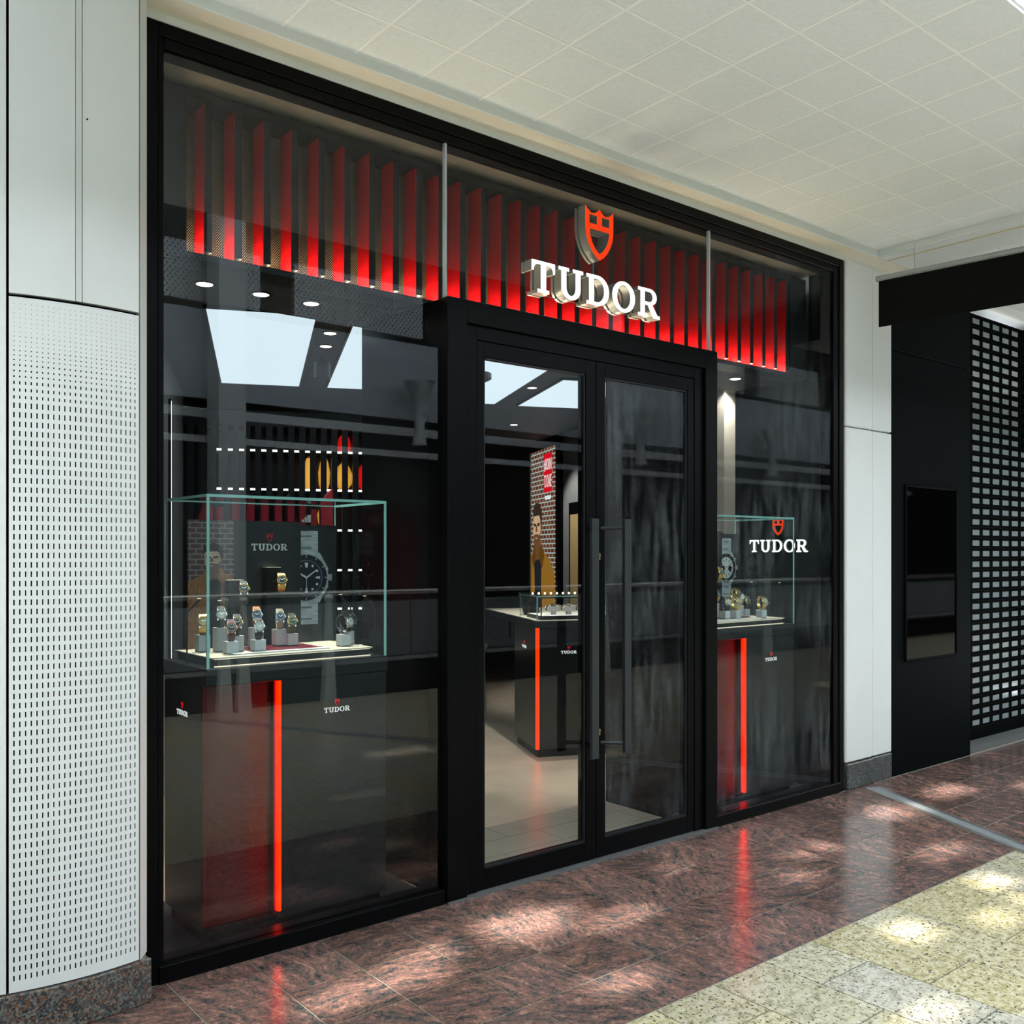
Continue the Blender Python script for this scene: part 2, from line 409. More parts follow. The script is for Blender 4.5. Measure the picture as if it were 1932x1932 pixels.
plain('wall_upper', (0.26, 0.30, 0.34), rough=0.6, var=0.08)
plain('wall_dark', (0.0015, 0.0015, 0.0018), rough=0.8, spec=0.1)
plain('wall_band', (0.33, 0.36, 0.38), rough=0.6)
perforated('perforated_grey', (0.30, 0.335, 0.36), (0.012, 0.012, 0.014), 100.0)
plain('mall_wall', (0.62, 0.63, 0.60), rough=0.7, var=0.04)
red_granite(); cream_granite()
speckle('plinth_granite', [(0.03, 0.03, 0.032), (0.16, 0.075, 0.04), (0.075, 0.085, 0.09), (0.20, 0.17, 0.14), (0.05, 0.05, 0.052), (0.13, 0.14, 0.14)], 150.0)
speckle('plinth_grey', [(0.04, 0.045, 0.045), (0.065, 0.075, 0.075), (0.12, 0.13, 0.13), (0.025, 0.03, 0.03)], 150.0)

# ------------------------------------------------------------------ mesh helpers
class MB:
    def __init__(s):
        s.v = []; s.f = []; s.m = []
    def add(s, vs, fs, mi=0):
        o = len(s.v)
        s.v += [tuple(p) for p in vs]
        s.f += [tuple(o + i for i in f) for f in fs]
        s.m += [mi] * len(fs)
        return s
    def box(s, x0, x1, y0, y1, z0, z1, mi=0):
        return s.add([(x0, y0, z0), (x1, y0, z0), (x1, y1, z0), (x0, y1, z0), (x0, y0, z1), (x1, y0, z1), (x1, y1, z1), (x0, y1, z1)],
                     [(0, 3, 2, 1), (4, 5, 6, 7), (0, 1, 5, 4), (1, 2, 6, 5), (2, 3, 7, 6), (3, 0, 4, 7)], mi)
    def prism_y(s, pts, y0, y1, mi=0):
        """pts (x,z) counter-clockwise seen from -y; extruded y0 (front) to y1"""
        n = len(pts)
        vs = [(x, y0, z) for x, z in pts] + [(x, y1, z) for x, z in pts]
        fs = [tuple(range(n)), tuple(range(2 * n - 1, n - 1, -1))]
        fs += [(i, i + n, (i + 1) % n + n, (i + 1) % n) for i in range(n)]
        return s.add(vs, fs, mi)
    def prism_z(s, pts, z0, z1, mi=0):
        n = len(pts)
        vs = [(x, y, z0) for x, y in pts] + [(x, y, z1) for x, y in pts]
        fs = [tuple(range(n - 1, -1, -1)), tuple(range(n, 2 * n))]
        fs += [(i, (i + 1) % n, (i + 1) % n + n, i + n) for i in range(n)]
        return s.add(vs, fs, mi)
    def tube(s, path, r, seg=10, mi=0, caps=True, rfun=None):
        path = [Vector(p) for p in path]
        rings = []
        up = None
        for i, p in enumerate(path):
            t = (path[min(i + 1, len(path) - 1)] - path[max(i - 1, 0)]).normalized()
            if up is None:
                a = Vector((0, 0, 1)) if abs(t.z) < 0.9 else Vector((1, 0, 0))
                up = (a - t * a.dot(t)).normalized()
            else:
                up = (up - t * up.dot(t)).normalized()
            b = t.cross(up)
            rr = rfun(i) if rfun else r
            rings.append([p + (up * math.cos(2 * PI * k / seg) + b * math.sin(2 * PI * k / seg)) * rr for k in range(seg)])
        vs = [q for rg in rings for q in rg]
        fs = []
        for i in range(len(rings) - 1):
            for k in range(seg):
                a = i * seg + k; b2 = i * seg + (k + 1) % seg
                fs.append((a, b2, b2 + seg, a + seg))
        if caps:
            fs.append(tuple(range(seg - 1, -1, -1)))
            fs.append(tuple(range((len(rings) - 1) * seg, len(rings) * seg)))
        return s.add(vs, fs, mi)
    def lathe(s, prof, seg=24, centre=(0, 0, 0), axis='z', mi=0):
        """prof list of (r, h)"""
        vs = []
        for r, h in prof:
            for k in range(seg):
                a = 2 * PI * k / seg
                c, d = r * math.cos(a), r * math.sin(a)
                if axis == 'z': p = (c, d, h)
                elif axis == 'y': p = (c, h, d)
                else: p = (h, c, d)
                vs.append((centre[0] + p[0], centre[1] + p[1], centre[2] + p[2]))
        fs = []
        for i in range(len(prof) - 1):
            for k in range(seg):
                a = i * seg + k; b = i * seg + (k + 1) % seg
                fs.append((a, b, b + seg, a + seg))
        fs.append(tuple(range(seg - 1, -1, -1)))
        fs.append(tuple(range((len(prof) - 1) * seg, len(prof) * seg)))
        return s.add(vs, fs, mi)
    def rotx(s, a, c=(0, 0, 0)):
        ca, sa = math.cos(a), math.sin(a)
        s.v = [(x, c[1] + (y - c[1]) * ca - (z - c[2]) * sa, c[2] + (y - c[1]) * sa + (z - c[2]) * ca) for x, y, z in s.v]
        return s
    def mesh(s, name, mats, off=(0, 0, 0), bevel=0.0, smooth=False):
        me = bpy.data.meshes.new(name)
        me.from_pydata([(x - off[0], y - off[1], z - off[2]) for x, y, z in s.v], [], s.f)
        if isinstance(mats, str): mats = [mats]
        for mm in mats: me.materials.append(MATS[mm])
        for p, i in zip(me.polygons, s.m): p.material_index = i
        bm = bmesh.new(); bm.from_mesh(me)
        bmesh.ops.recalc_face_normals(bm, faces=bm.faces)
        if bevel > 0:
            es = [e for e in bm.edges if len(e.link_faces) == 2 and e.calc_face_angle(0) > 0.6]
            bmesh.ops.bevel(bm, geom=es, offset=bevel, segments=1, affect='EDGES', profile=0.5)
        bm.to_mesh(me); bm.free()
        if smooth:
            for p in me.polygons: p.use_smooth = True
            me.set_sharp_from_angle(angle=math.radians(35))
        me.update()
        return me
    def build(s, name, mats, parent=None, local=False, bevel=0.0, smooth=False):
        root = parent
        while root is not None and root.parent is not None: root = root.parent
        off = (0, 0, 0) if (parent is None or local) else tuple(root.location)
        o = bpy.data.objects.new(name, s.mesh(name, mats, off, bevel, smooth))
        COL.objects.link(o)
        if parent is not None: o.parent = parent
        return o

def thing(name, label, cat, loc=(0, 0, 0), rotz=0.0, group=None, kind=None):
    o = bpy.data.objects.new(name, None); COL.objects.link(o)
    o.empty_display_size = 0.05
    o.location = loc; o.rotation_euler = (0, 0, rotz)
    return tag(o, label, cat, group, kind)
def tag(o, label, cat, group=None, kind=None):
    o['label'] = label; o['category'] = cat
    if group: o['group'] = group
    if kind: o['kind'] = kind
    return o
def inst(name, mesh, loc, parent=None, rot=(0, 0, 0), scale=(1, 1, 1)):
    o = bpy.data.objects.new(name, mesh); COL.objects.link(o)
    o.location = loc; o.rotation_euler = rot; o.scale = scale
    if parent is not None: o.parent = parent
    return o
def recentre(o):
    """move a parentless mesh's origin to the centre of its base"""
    vs = o.data.vertices
    mn = [min(v.co[i] for v in vs) for i in range(3)]; mx = [max(v.co[i] for v in vs) for i in range(3)]
    c = Vector(((mn[0] + mx[0]) / 2, (mn[1] + mx[1]) / 2, mn[2]))
    for v in vs: v.co -= c
    o.location = c
    return o

# rotated grid of the shop interior (24 degrees off the facade)
RC, RS = math.cos(math.radians(24)), math.sin(math.radians(24))
ROT = -math.radians(24)
def pq(p, q, z=0.0):
    return (p * RC + q * RS, -p * RS + q * RC, z)

# ------------------------------------------------------------------ lettering
def arc(cx, cy, rx, ry, a0, a1, n=14):
    return [(cx + rx * math.cos(math.radians(a0 + (a1 - a0) * i / n)), cy + ry * math.sin(math.radians(a0 + (a1 - a0) * i / n))) for i in range(n + 1)]
GLYPH = {
 'T': (0.96, [[(0, 1), (0, .67), (.075, .67)] + arc(.24, .70, .15, .185, 180, 90, 6) + [(.37, .885), (.37, .115), (.24, .115), (.24, 0), (.72, 0), (.72, .115), (.59, .115), (.59, .885)] + arc(.72, .70, .15, .185, 90, 0, 6) + [(.885, .67), (.96, .67), (.96, 1)]]),
 'U': (1.06, [[(0, 1), (0, .885), (.115, .885), (.115, .36)] + arc(.53, .36, .415, .375, 180, 360, 22) + [(.945, .885), (1.06, .885), (1.06, 1), (.61, 1), (.61, .885), (.725, .885), (.725, .38)] + arc(.53, .38, .195, .265, 0, -180, 18) + [(.335, .885), (.45, .885), (.45, 1)]]),
 'D': (1.02, [[(0, 1), (0, .885), (.115, .885), (.115, .115), (0, .115), (0, 0), (.50, 0)] + arc(.50, .5, .52, .5, -90, 90, 24), [(.335, .885), (.335, .115), (.48, .115)] + arc(.48, .5, .31, .385, -90, 90, 20)]),
 'O': (1.08, [arc(.54, .5, .54, .525, 0, 359, 40), arc(.54, .5, .31, .405, 0, 359, 36)]),
 'R': (1.08, [[(0, 1), (0, .885), (.115, .885), (.115, .115), (0, .115), (0, 0), (.46, 0), (.46, .115), (.335, .115), (.335, .42), (.47, .42), (.70, .06), (.76, 0), (1.08, 0), (1.08, .115), (.96, .115), (.70, .46)] + arc(.58, .715, .345, .285, -60, 90, 16), [(.335, .885), (.335, .54), (.56, .54)] + arc(.56, .7125, .155, .1725, -90, 90, 12)]),
}
SHIELD = [[(-.5, 1.33)] + [(-.5 + .5 * t, 1.33 - .16 * math.sin(PI * t) - .02 * t) for t in (.15, .3, .45, .6, .75, .9)] + [(0, 1.31)] + [(.5 - .5 * t, 1.33 - .16 * math.sin(PI * t) - .02 * t) for t in (.9, .75, .6, .45, .3, .15)] + [(.5, 1.33), (.5, .78), (.47, .58), (.40, .40), (.28, .22), (.14, .08), (0, 0), (-.14, .08), (-.28, .22), (-.40, .40), (-.47, .58), (-.5, .78)],
          [(-.35, 1.12), (-.09, 1.12), (-.09, .90), (-.35, .90)], [(.09, 1.12), (.35, 1.12), (.35, .90), (.09, .90)],
          [(-.345, .76), (.345, .76), (.32, .58), (.25, .42), (.13, .26), (0, .165), (-.13, .26), (-.25, .42), (-.32, .58)]]

def glyph_mesh(name, loops, sx, sz, depth, mats):
    """outline loops (x,z) -> solid facing -y; front face material 0, sides material 1; front at y=0"""
    cu = bpy.data.curves.new(name, 'CURVE'); cu.dimensions = '2D'; cu.fill_mode = 'BOTH'; cu.extrude = depth / 2
    for lp in loops:
        sp = cu.splines.new('POLY'); sp.points.add(len(lp) - 1); sp.use_cyclic_u = True
        for p, (x, z) in zip(sp.points, lp): p.co = (x * sx, z * sz, 0, 1)
    tmp = bpy.data.objects.new('tmp_outline', cu); COL.objects.link(tmp)
    dg = bpy.context.evaluated_depsgraph_get()
    me = bpy.data.meshes.new_from_object(tmp.evaluated_get(dg))
    COL.objects.unlink(tmp); bpy.data.objects.remove(tmp); bpy.data.curves.remove(cu)
    return finish_flat(me, name, depth, mats)

def finish_flat(me, name, depth, mats):
    me.name = name
    for v in me.vertices:
        x, y, z = v.co; v.co = (x, depth / 2 - z, y)
    me.materials.clear()
    for mm in mats: me.materials.append(MATS[mm])
    me.update()
    for p in me.polygons:
        p.material_index = 0 if (p.normal.y < -0.9 or len(mats) == 1) else 1
        p.use_smooth = False
    return me

def word_mesh(name, text, size, depth, mat):
    cu = bpy.data.curves.new(name, 'FONT'); cu.body = text; cu.size = size; cu.extrude = depth / 2; cu.align_x = 'CENTER'
    cu.resolution_u = 3
    tmp = bpy.data.objects.new('tmp_word', cu); COL.objects.link(tmp)
    dg = bpy.context.evaluated_depsgraph_get()
    me = bpy.data.meshes.new_from_object(tmp.evaluated_get(dg))
    COL.objects.unlink(tmp); bpy.data.objects.remove(tmp); bpy.data.curves.remove(cu)
    return finish_flat(me, name, depth, [mat])

def tudor_layout(cap, width=None):
    gap = 0.145
    tot = sum(GLYPH[c][0] for c in 'TUDOR') + gap * 4
    sx = (width / tot) if width else cap
    x = -tot / 2 * sx; res = []
    for c in 'TUDOR':
        res.append((c, x)); x += (GLYPH[c][0] + gap) * sx
    return res, sx

LOGO_CACHE = {}
def flat_logo(parent, cx, y, z_base, cap, red='print_red', white='print_white', rot=0.0, depth=0.0012):
    """small printed word and shield as thin raised vinyl; parent-local coordinates"""
    key = (round(cap, 4), red, white)
    if key not in LOGO_CACHE:
        lay, sx = tudor_layout(cap)
        LOGO_CACHE[key] = ([(c, x, glyph_mesh('letter', GLYPH[c][1], sx, cap, depth, [white, white])) for c, x in lay],
                           glyph_mesh('shield', SHIELD, cap * 0.95, cap * 0.95, depth, [red, red]))
    lets, sh = LOGO_CACHE[key]
    for c, x, me in lets:
        o = inst('letter', me, (cx + x * math.cos(rot), y + x * math.sin(rot), z_base), parent, (0, 0, rot))
        o['label'] = 'white letter %s of the small logo' % c
    o = inst('shield', sh, (cx, y, z_base + cap * 1.35), parent, (0, 0, rot))
    o['label'] = 'small red shield emblem'

# ================================================================== STRUCTURE
FX1 = 4.31                 # facade width
ZF = 3.357                 # frame top
ZC = 3.43                  # mall ceiling
# ---- mall floor: red granite tiles
fl = thing('floor', 'polished red granite tile floor along the shop front', 'floor', (0, 0, 0), kind='structure')
MB().box(-2.6, 9.4, -1.220, 0.30, -0.03, -0.0025).build('bedding', 'grout_grey', fl)
TX, TY = 0.2951, 0.2909
me_red = MB().box(-TX / 2 + .0028, TX / 2 - .0028, -TY / 2 + .0034, TY / 2 - .0034, -0.012, 0).mesh('granite_tile', 'red_granite')
me_red1 = MB().box(-TX / 2 + .0028, TX / 2 - .0028, -0.1587, 0.1705, -0.012, 0).mesh('granite_tile', 'red_granite')
for j in range(-15, 26):
    x = 1.820 + TX * (j + 0.5)
    for r in range(3):
        inst('granite_tile', me_red, (x, -0.345 - TY * (r + 0.5), 0), fl)
    inst('granite_tile', me_red1, (x, -0.183, 0), fl)
# ---- mall floor: cream granite tiles in running bond
fc = thing('floor', 'cream speckled granite floor in the mall walkway', 'floor', (0, -1.2265, 0), kind='structure')
MB().box(-5.2, 19, -5.6, -1.220, -0.03, -0.0025).build('bedding', 'grout_green', fc)
me_cr = MB().box(-TX / 2 + .0028, TX / 2 - .0028, -.235 + .0028, .235 - .0028, -0.012, 0).mesh('granite_tile', 'cream_granite')
me_crh = MB().box(-TX / 2 + .0028, TX / 2 - .0028, -.1175 + .0028, .1175 - .0028, -0.012, 0).mesh('granite_tile', 'cream_granite')
for j in range(-8, 22):
    x = 1.820 + TX * (j + 0.5)
    off = 0.0
    if j % 2 == 0:
        inst('granite_tile', me_crh, (x, 0.0065 - 0.1175, 0), fc); off = 0.235
    for r in range(9):
        y = 0.0065 - off - 0.47 * (r + 0.5)
        if y < -4.3: continue
        inst('granite_tile', me_cr, (x, y, 0), fc)
# the cream floor running on beyond the cut tiles
MB().box(-5.2, 1.820 + TX * -8, -5.6, -1.237, -0.02, -0.0005).build('outer_paving', 'cream_granite', fc)
MB().box(1.820 + TX * 22, 19, -5.6, -1.237, -0.02, -0.0005).build('outer_paving', 'cream_granite', fc)
# ---- expansion strip set into the floor
es = thing('expansion_strip', 'steel expansion joint strip crossing the granite floor', 'floor strip', (4.54, -0.05, 0), rotz=math.atan2(-1.17, -0.57) )
L = 5.6
MB().box(0.02, L, -0.062, -0.032, -0.004, 0.0032).build('side_rail', 'steel', es, local=True)
MB().box(0.02, L, 0.032, 0.062, -0.004, 0.0032).build('side_rail', 'steel', es, local=True)
MB().box(0.02, L, -0.032, 0.032, -0.004, 0.0022).build('infill', 'strip_rubber', es, local=True)

# ---- mall ceiling: square tiles between thin bars
ce = thing('ceiling', 'white textured square tile ceiling over the walkway', 'ceiling', (0, 0, ZC), kind='structure')
MB().box(-2.6, 4.52, -1.87, -0.118, ZC + .012, ZC + .05).build('deck', 'ceiling_grid', ce)
CT = 0.3
me_ct = MB().box(-CT / 2 + .004, CT / 2 - .004, -CT / 2 + .004, CT / 2 - .004, 0.0, 0.02).mesh('ceiling_tile', 'ceiling_tile', bevel=0.002)
cx0 = 3.6517 / 2 - 1.099; cy0 = 5.9072 / 2 - 3.343
def cut_tile(x0, x1, y0, y1):
    return MB().box(x0 - (x0 + x1) / 2 + .004, (x1 - x0) / 2 - .004, (y0 - y1) / 2 + .004, (y1 - y0) / 2 - .004, 0, 0.02).mesh('ceiling_tile', 'ceiling_tile')
me_edge = cut_tile(0, CT, cy0, -0.122)
me_back = cut_tile(0, CT, -1.868, cy0 - CT * 4)
for j in range(-10, 14):
    x = cx0 + CT * (j - 0.5)
    x1 = x + CT / 2
    if x1 > 4.5:
        continue
    for r in range(4):
        inst('ceiling_tile', me_ct, (x, cy0 - CT * (r + 0.5), -0.004), ce)
    inst('ceiling_tile', me_edge, (x, (cy0 - 0.122) / 2, -0.004), ce)
    inst('ceiling_tile', me_back, (x, (-1.868 + cy0 - CT * 4) / 2, -0.004), ce)
    xl = x1
    MB().box(x1 - .005, x1 + .005, -1.868, -0.118, ZC - .0062, ZC + .012).build('grid_bar', 'ceiling_grid', ce)
for r in range(0, 5):
    MB().box(-2.6, 4.50, cy0 - CT * r - .005, cy0 - CT * r + .005, ZC - .006, ZC + .012).build('grid_bar', 'ceiling_grid', ce)
for r in range(-1, 5):
    y0 = max(-1.868, cy0 - CT * (r + 1)); y1 = min(-0.122, cy0 - CT * r)
    inst('ceiling_tile', cut_tile(xl, 4.50, y0, y1), ((xl + 4.5) / 2, (y0 + y1) / 2, -0.004), ce)
# soffit between frame and ceiling, and its lip
t = thing('trim_1', 'cream plaster soffit strip over the black shop frame', 'trim', (0, 0, 3.385), kind='structure')
MB().box(-2.6, 4.95, -0.118, 0.05, 3.385, 3.47).build('soffit', 'soffit_cream', t)
MB().box(-2.6, 4.95, -0.006, 0.02, ZF, 3.385).build('edge_bead', 'white_trim', t)
MB().box(-2.6, 4.52, -0.130, -0.118, 3.383, ZC + .004).build('lip', 'white_trim', t, bevel=0.003)
t = thing('trim_2', 'white ceiling beam with a yellowed joint beside the black banner', 'trim', (4.55, -1, 3.385), kind='structure')
MB().box(4.50, 4.53, -1.87, -0.118, 3.385, ZC + .03).build('lip', 'white_trim', t, bevel=0.004)
MB().box(4.53, 4.62, -1.87, -0.118, 3.388, 3.47).build('soffit', 'white_panel', t)
MB().box(4.62, 4.636, -1.87, 0.02, 3.386, 3.47).build('joint', 'yellow_tape', t)
MB().box(4.636, 4.92, -1.87, 0.02, 3.389, 3.47).build('soffit', 'white_panel', t)
t = thing('ceiling', 'white tiled ceiling of the next bay above the roller shutter', 'ceiling', (6.5, -1, 3.42), kind='structure')
MB().box(4.92, 10.5, -1.87, 0.6, 3.45, 3.5).build('deck', 'ceiling_grid', t)
me_c2 = MB().box(-.296, .296, -.296, .296, 0, .02).mesh('ceiling_tile', 'ceiling_tile')
for i in range(9):
    for j in range(3):
        inst('ceiling_tile', me_c2, (5.24 + .6 * i - 6.5, -0.32 - .6 * j + 1, 0.012), t)
# slab over the bay, closing the building above shop and walkway
o = MB().box(-5.2, 19, -1.87, 9.2, 3.5, 4.0).build('ceiling', 'mall_wall')
tag(recentre(o), 'white floor slab edge above the walkway', 'ceiling', kind='structure')

# ---- facade posts and piers
def pier_panel(m, x0, x1, y0, y1, z0, z1, name, mat, par):
    return MB().box(x0, x1, y0, y1, z0, z1).build(name, mat, par, bevel=0.006)
pr = thing('wall_pier', 'white panelled pier with grey granite foot between shop and black wall', 'pier', (4.6, 0, 0), kind='structure')
for z0, z1 in ((0.172, 2.305), (2.313, 3.372)):
    MB().box(4.325, 4.632, -0.012, 0.25, z0, z1).build('panel', 'white_panel', pr, bevel=0.008)
    MB().box(4.648, 4.885, -0.004, 0.25, z0, z1).build('panel', 'white_panel', pr, bevel=0.006)
    MB().box(4.632, 4.648, 0.004, 0.25, z0, z1).build('joint_strip', 'white_trim', pr)
MB().box(4.33, 4.64, -0.020, 0.25, 0.0, 0.166).build('plinth', 'plinth_grey', pr, bevel=0.006)
MB().box(4.644, 4.885, -0.008, 0.25, 0.0, 0.166).build('plinth', 'plinth_grey', pr, bevel=0.006)
MB().box(4.31, 4.33, 0.02, 0.25, 0.0, 3.385).build('shadow_gap', 'black_gap', pr)

# ---- left column: curved perforated panel, flat panels over it, granite foot
CC = (-0.27, 0.769); CR = 0.90
def cpt(x, r=CR):
    a = (x - CC[0]) / CR
    return (CC[0] + r * math.sin(a), CC[1] - r * math.cos(a))
clm = thing('column', 'white curved column with a perforated lower panel and granite foot', 'column', (-0.27, 0.2, 0), kind='structure')
# perforated curved sheet with real slots
zu = lambda c: 1.5 - (540 + c / 5.367 - 1045) / 1789 * 2.915
rows = []
for c in (170, 218, 266, 313, 361, 408, 456): rows.append((zu(c), 0.0011, 0.0011, 47.5))
for c in (503, 551, 598): rows.append((zu(c), 0.0015, 0.0015, 47.5))
for c in (645, 692, 740): rows.append((zu(c), 0.0020, 0.0020, 50))
for c in (793, 851, 908): rows.append((zu(c), 0.0021, 0.0032, 57))
for c in (972, 1045, 1118): rows.append((zu(c), 0.0021, 0.0055, 73))
c = 1203
while zu(c) > 0.170:
    rows.append((zu(c), 0.0022, 0.0090, 95.3)); c += 95.3
Z0, Z1 = 0.150, 2.292
bounds = [Z1]
for a, b in zip(rows[:-1], rows[1:]):
    bounds.append((a[0] - a[2] + b[0] + b[2]) / 2)
bounds.append(Z0)
XS0, XS1, NC = -0.468, -0.0755, 24
px = (XS1 - XS0 - 0.012) / NC
mb = MB()
xsb = [XS0 + 0.006 + px * i for i in range(NC + 1)]; xsb[0] = XS0; xsb[-1] = XS1
for ri, (zc, hw, hh, _) in enumerate(rows):
    zt, zb = bounds[ri], bounds[ri + 1]
    for ci in range(NC):
        xa, xb = xsb[ci], xsb[ci + 1]
        xc = XS0 + 0.006 + px * (ci + 0.5)
        k = 0.5
        inner = [(xc - hw, zc + hh - hw * k), (xc - hw * (1 - k), zc + hh), (xc + hw * (1 - k), zc + hh), (xc + hw, zc + hh - hw * k),
                 (xc + hw, zc - hh + hw * k), (xc + hw * (1 - k), zc - hh), (xc - hw * (1 - k), zc - hh), (xc - hw, zc - hh + hw * k)]
        outer = [(xa, zt), (xb, zt), (xb, zb), (xa, zb)]
        vs = []
        for x, z in outer + inner:
            p = cpt(x); vs.append((p[0], p[1], z))
        for x, z in inner:
            p = cpt(x, CR - 0.004); vs.append((p[0], p[1], z))
        fs = [(0, 5, 6, 1), (0, 4, 5), (1, 6, 7), (1, 7, 8, 2), (2, 8, 9), (2, 9, 10, 3), (3, 10, 11), (3, 11, 4, 0)]
        fs += [(4 + i, 12 + i, 12 + (i + 1) % 8, 4 + (i + 1) % 8) for i in range(8)]
        mb.add(vs, fs)
mb.build('perforated_panel', 'white_panel', clm)
def arc_wall(xa, xb, r, z0, z1, n=16, depth=0.02):
    f = [cpt(xa + (xb - xa) * i / n, r) for i in range(n + 1)]
    b = [cpt(xa + (xb - xa) * i / n, r - depth) for i in range(n + 1)]
    return MB().prism_z(f + b[::-1], z0, z1)
arc_wall(XS0, XS1, CR - 0.012, Z0, Z1, depth=0.01).build('backing', 'black_gap', clm)
arc_wall(-1.3, -0.476, CR, Z0, 3.385, n=24).build('panel', 'white_panel', clm)
arc_wall(-0.9, -0.04, CR - 0.03, 0.1, 3.385).build('core', 'black_gap', clm)
arc_wall(XS0, -0.281, CR, 2.303, 3.385, depth=0.025).build('panel', 'white_panel', clm)
arc_wall(-0.279, -0.262, CR + 0.002, 2.303, 3.385, n=3).build('joint_strip', 'white_trim', clm)
arc_wall(-0.259, XS1, CR, 2.303, 3.385, depth=0.025).build('panel', 'white_panel', clm)
arc_wall(-1.3, -0.035, CR + 0.012, 0.0, 0.146, n=24, depth=0.2).build('plinth', 'plinth_granite', clm, bevel=0.004)
p1 = cpt(-0.0705); 
MB().prism_z([(p1[0], p1[1]), (-0.032, -0.05), (-0.021, 0.1), (-0.10, 0.1)], 0.146, 3.385).build('edge_trim', 'white_trim', clm)
sb = MB().lathe([(0.0001, 0), (0.003, 0), (0.003, 0.002), (0.0001, 0.002)], 8, (-0.245, cpt(-0.245)[1] - 0.002, 2.89), 'y')
sb.build('screw', 'black_gap', clm)

# ---- storefront window: frame, panes, joints
w = thing('window_1', 'full height black framed shop window around the entrance', 'window', (FX1 / 2, 0, 0), kind='structure')
MB().box(-0.020, 0.022, -0.004, 0.10, 0, ZF).build('post', 'black_metal', w, bevel=0.003)
MB().box(0.022, 0.044, 0.002, 0.10, 0.0, ZF - 0.05).build('inner_post', 'black_metal', w, bevel=0.003)
MB().box(4.262, FX1, -0.004, 0.10, 0, ZF).build('post', 'black_metal', w, bevel=0.003)
MB().box(4.208, 4.262, 0.004, 0.10, 0.0, ZF - 0.05).build('inner_post', 'black_metal', w, bevel=0.003)
MB().box(0.022, 4.262, -0.004, 0.10, ZF - 0.048, ZF).build('head_rail', 'black_metal', w, bevel=0.003)
MB().box(0.044, 4.208, 0.003, 0.10, 3.272, ZF - 0.048).build('inner_head_rail', 'black_metal', w, bevel=0.003)
MB().box(0.022, 1.235, -0.012, 0.10, 0.0, 0.062).build('sill_rail', 'black_metal', w, bevel=0.003)
MB().box(3.045, 4.262, -0.012, 0.10, 0.0, 0.062).build('sill_rail', 'black_metal', w, bevel=0.003)
for nm, (x0, x1, z0, z1) in (('left', (0.044, 1.251, 0.062, 3.272)), ('mid', (1.257, 3.013, 2.58, 3.272)), ('right', (3.019, 4.208, 0.062, 3.272))):
    o = MB().box(x0, x1, 0.018, 0.028, z0, z1).build('pane', 'shop_glass_painted_glare' if nm == 'right' else 'shop_glass', w)
    o['label'] = {'left': 'clear left shop window pane', 'mid': 'clear pane above the doors', 'right': 'clear right shop window pane'}[nm]
for xx in (1.254, 3.016):
    MB().box(xx - 0.0055, xx + 0.0055, 0.014, 0.032, 2.60, 3.272).build('glass_joint', 'joint_silicone', w)

# ---- door: portal, leaves, glass, handles
d = thing('door_1', 'black framed glazed double door with long bar handles', 'door', (2.14, 0, 0), kind='structure')
for a, b in ((1.24, 1.345), (2.942, 3.04)):
    MB().box(a, b, -0.022, 0.13, 0, 2.605).build('portal_jamb', 'black_metal', d, bevel=0.003)
MB().box(1.345, 2.942, -0.022, 0.13, 2.505, 2.605).build('portal_head', 'black_metal', d, bevel=0.003)
for a, b in ((1.345, 1.410), (2.870, 2.942)):
    MB().box(a, b, -0.004, 0.11, 0, 2.505).build('door_frame', 'black_metal', d, bevel=0.002)
MB().box(1.410, 2.870, -0.004, 0.11, 2.443, 2.505).build('door_frame', 'black_metal', d, bevel=0.002)
for side, (x0, x1, g0, g1, bx) in enumerate(((1.412, 2.139, 1.452, 2.072, 2.0315), (2.143, 2.868, 2.200, 2.818, 2.2515))):
    f = MB()
    f.box(x0, g0, 0.0, 0.06, 0.012, 2.441).box(g1, x1, 0.0, 0.06, 0.012, 2.441)
    f.box(g0, g1, 0.0, 0.06, 0.012, 0.103).box(g0, g1, 0.0, 0.06, 2.372, 2.441)
    lf = f.build('door_leaf', 'black_metal', d, bevel=0.002)
    lf['label'] = ['left glazed door leaf', 'right glazed door leaf'][side]
    MB().box(g0, g1, 0.016, 0.026, 0.103, 2.372).build('pane', 'door_glass_painted_glare' if side else 'door_glass', lf)
    bead = MB()
    bead.box(g0, g0 + .008, 0.006, 0.016, .103, 2.372).box(g1 - .008, g1, 0.006, 0.016, .103, 2.372)
    bead.box(g0, g1, 0.006, 0.016, .103, .111).box(g0, g1, 0.006, 0.016, 2.364, 2.372)
    bead.build('glazing_bead', 'charcoal', lf)
    MB().box(bx - .0225, bx + .0225, -0.110, -0.090, 0.53, 1.668).build('handle_bar', 'handle_grey', lf, bevel=0.002)
    sx = 2.105 if side == 0 else 2.172
    for zz in (0.575, 1.625):
        pth = [(bx, -0.095, zz), ((bx + sx) / 2, -0.045, zz), (sx, 0.002, zz)]
        MB().tube(pth, 0.010, 8).build('handle_pin', 'handle_grey', lf, smooth=True)
    if side == 1:
        for zz in (1.495, 0.635):
            k = MB().lathe([(0.0005, -0.004), (0.0085, -0.004), (0.0085, 0.001), (0.0005, 0.001)], 14, (2.160, 0, zz), 'y')
            k.box(2.160 - .005, 2.160 + .005, -0.004, 0.001, zz - 0.024, zz - 0.004)
            k.build('lock_cylinder', 'brass', lf)
MB().box(1.24, 3.04, -0.03, 0.12, 0.0005, 0.010).build('threshold', 'sill_grey', d)

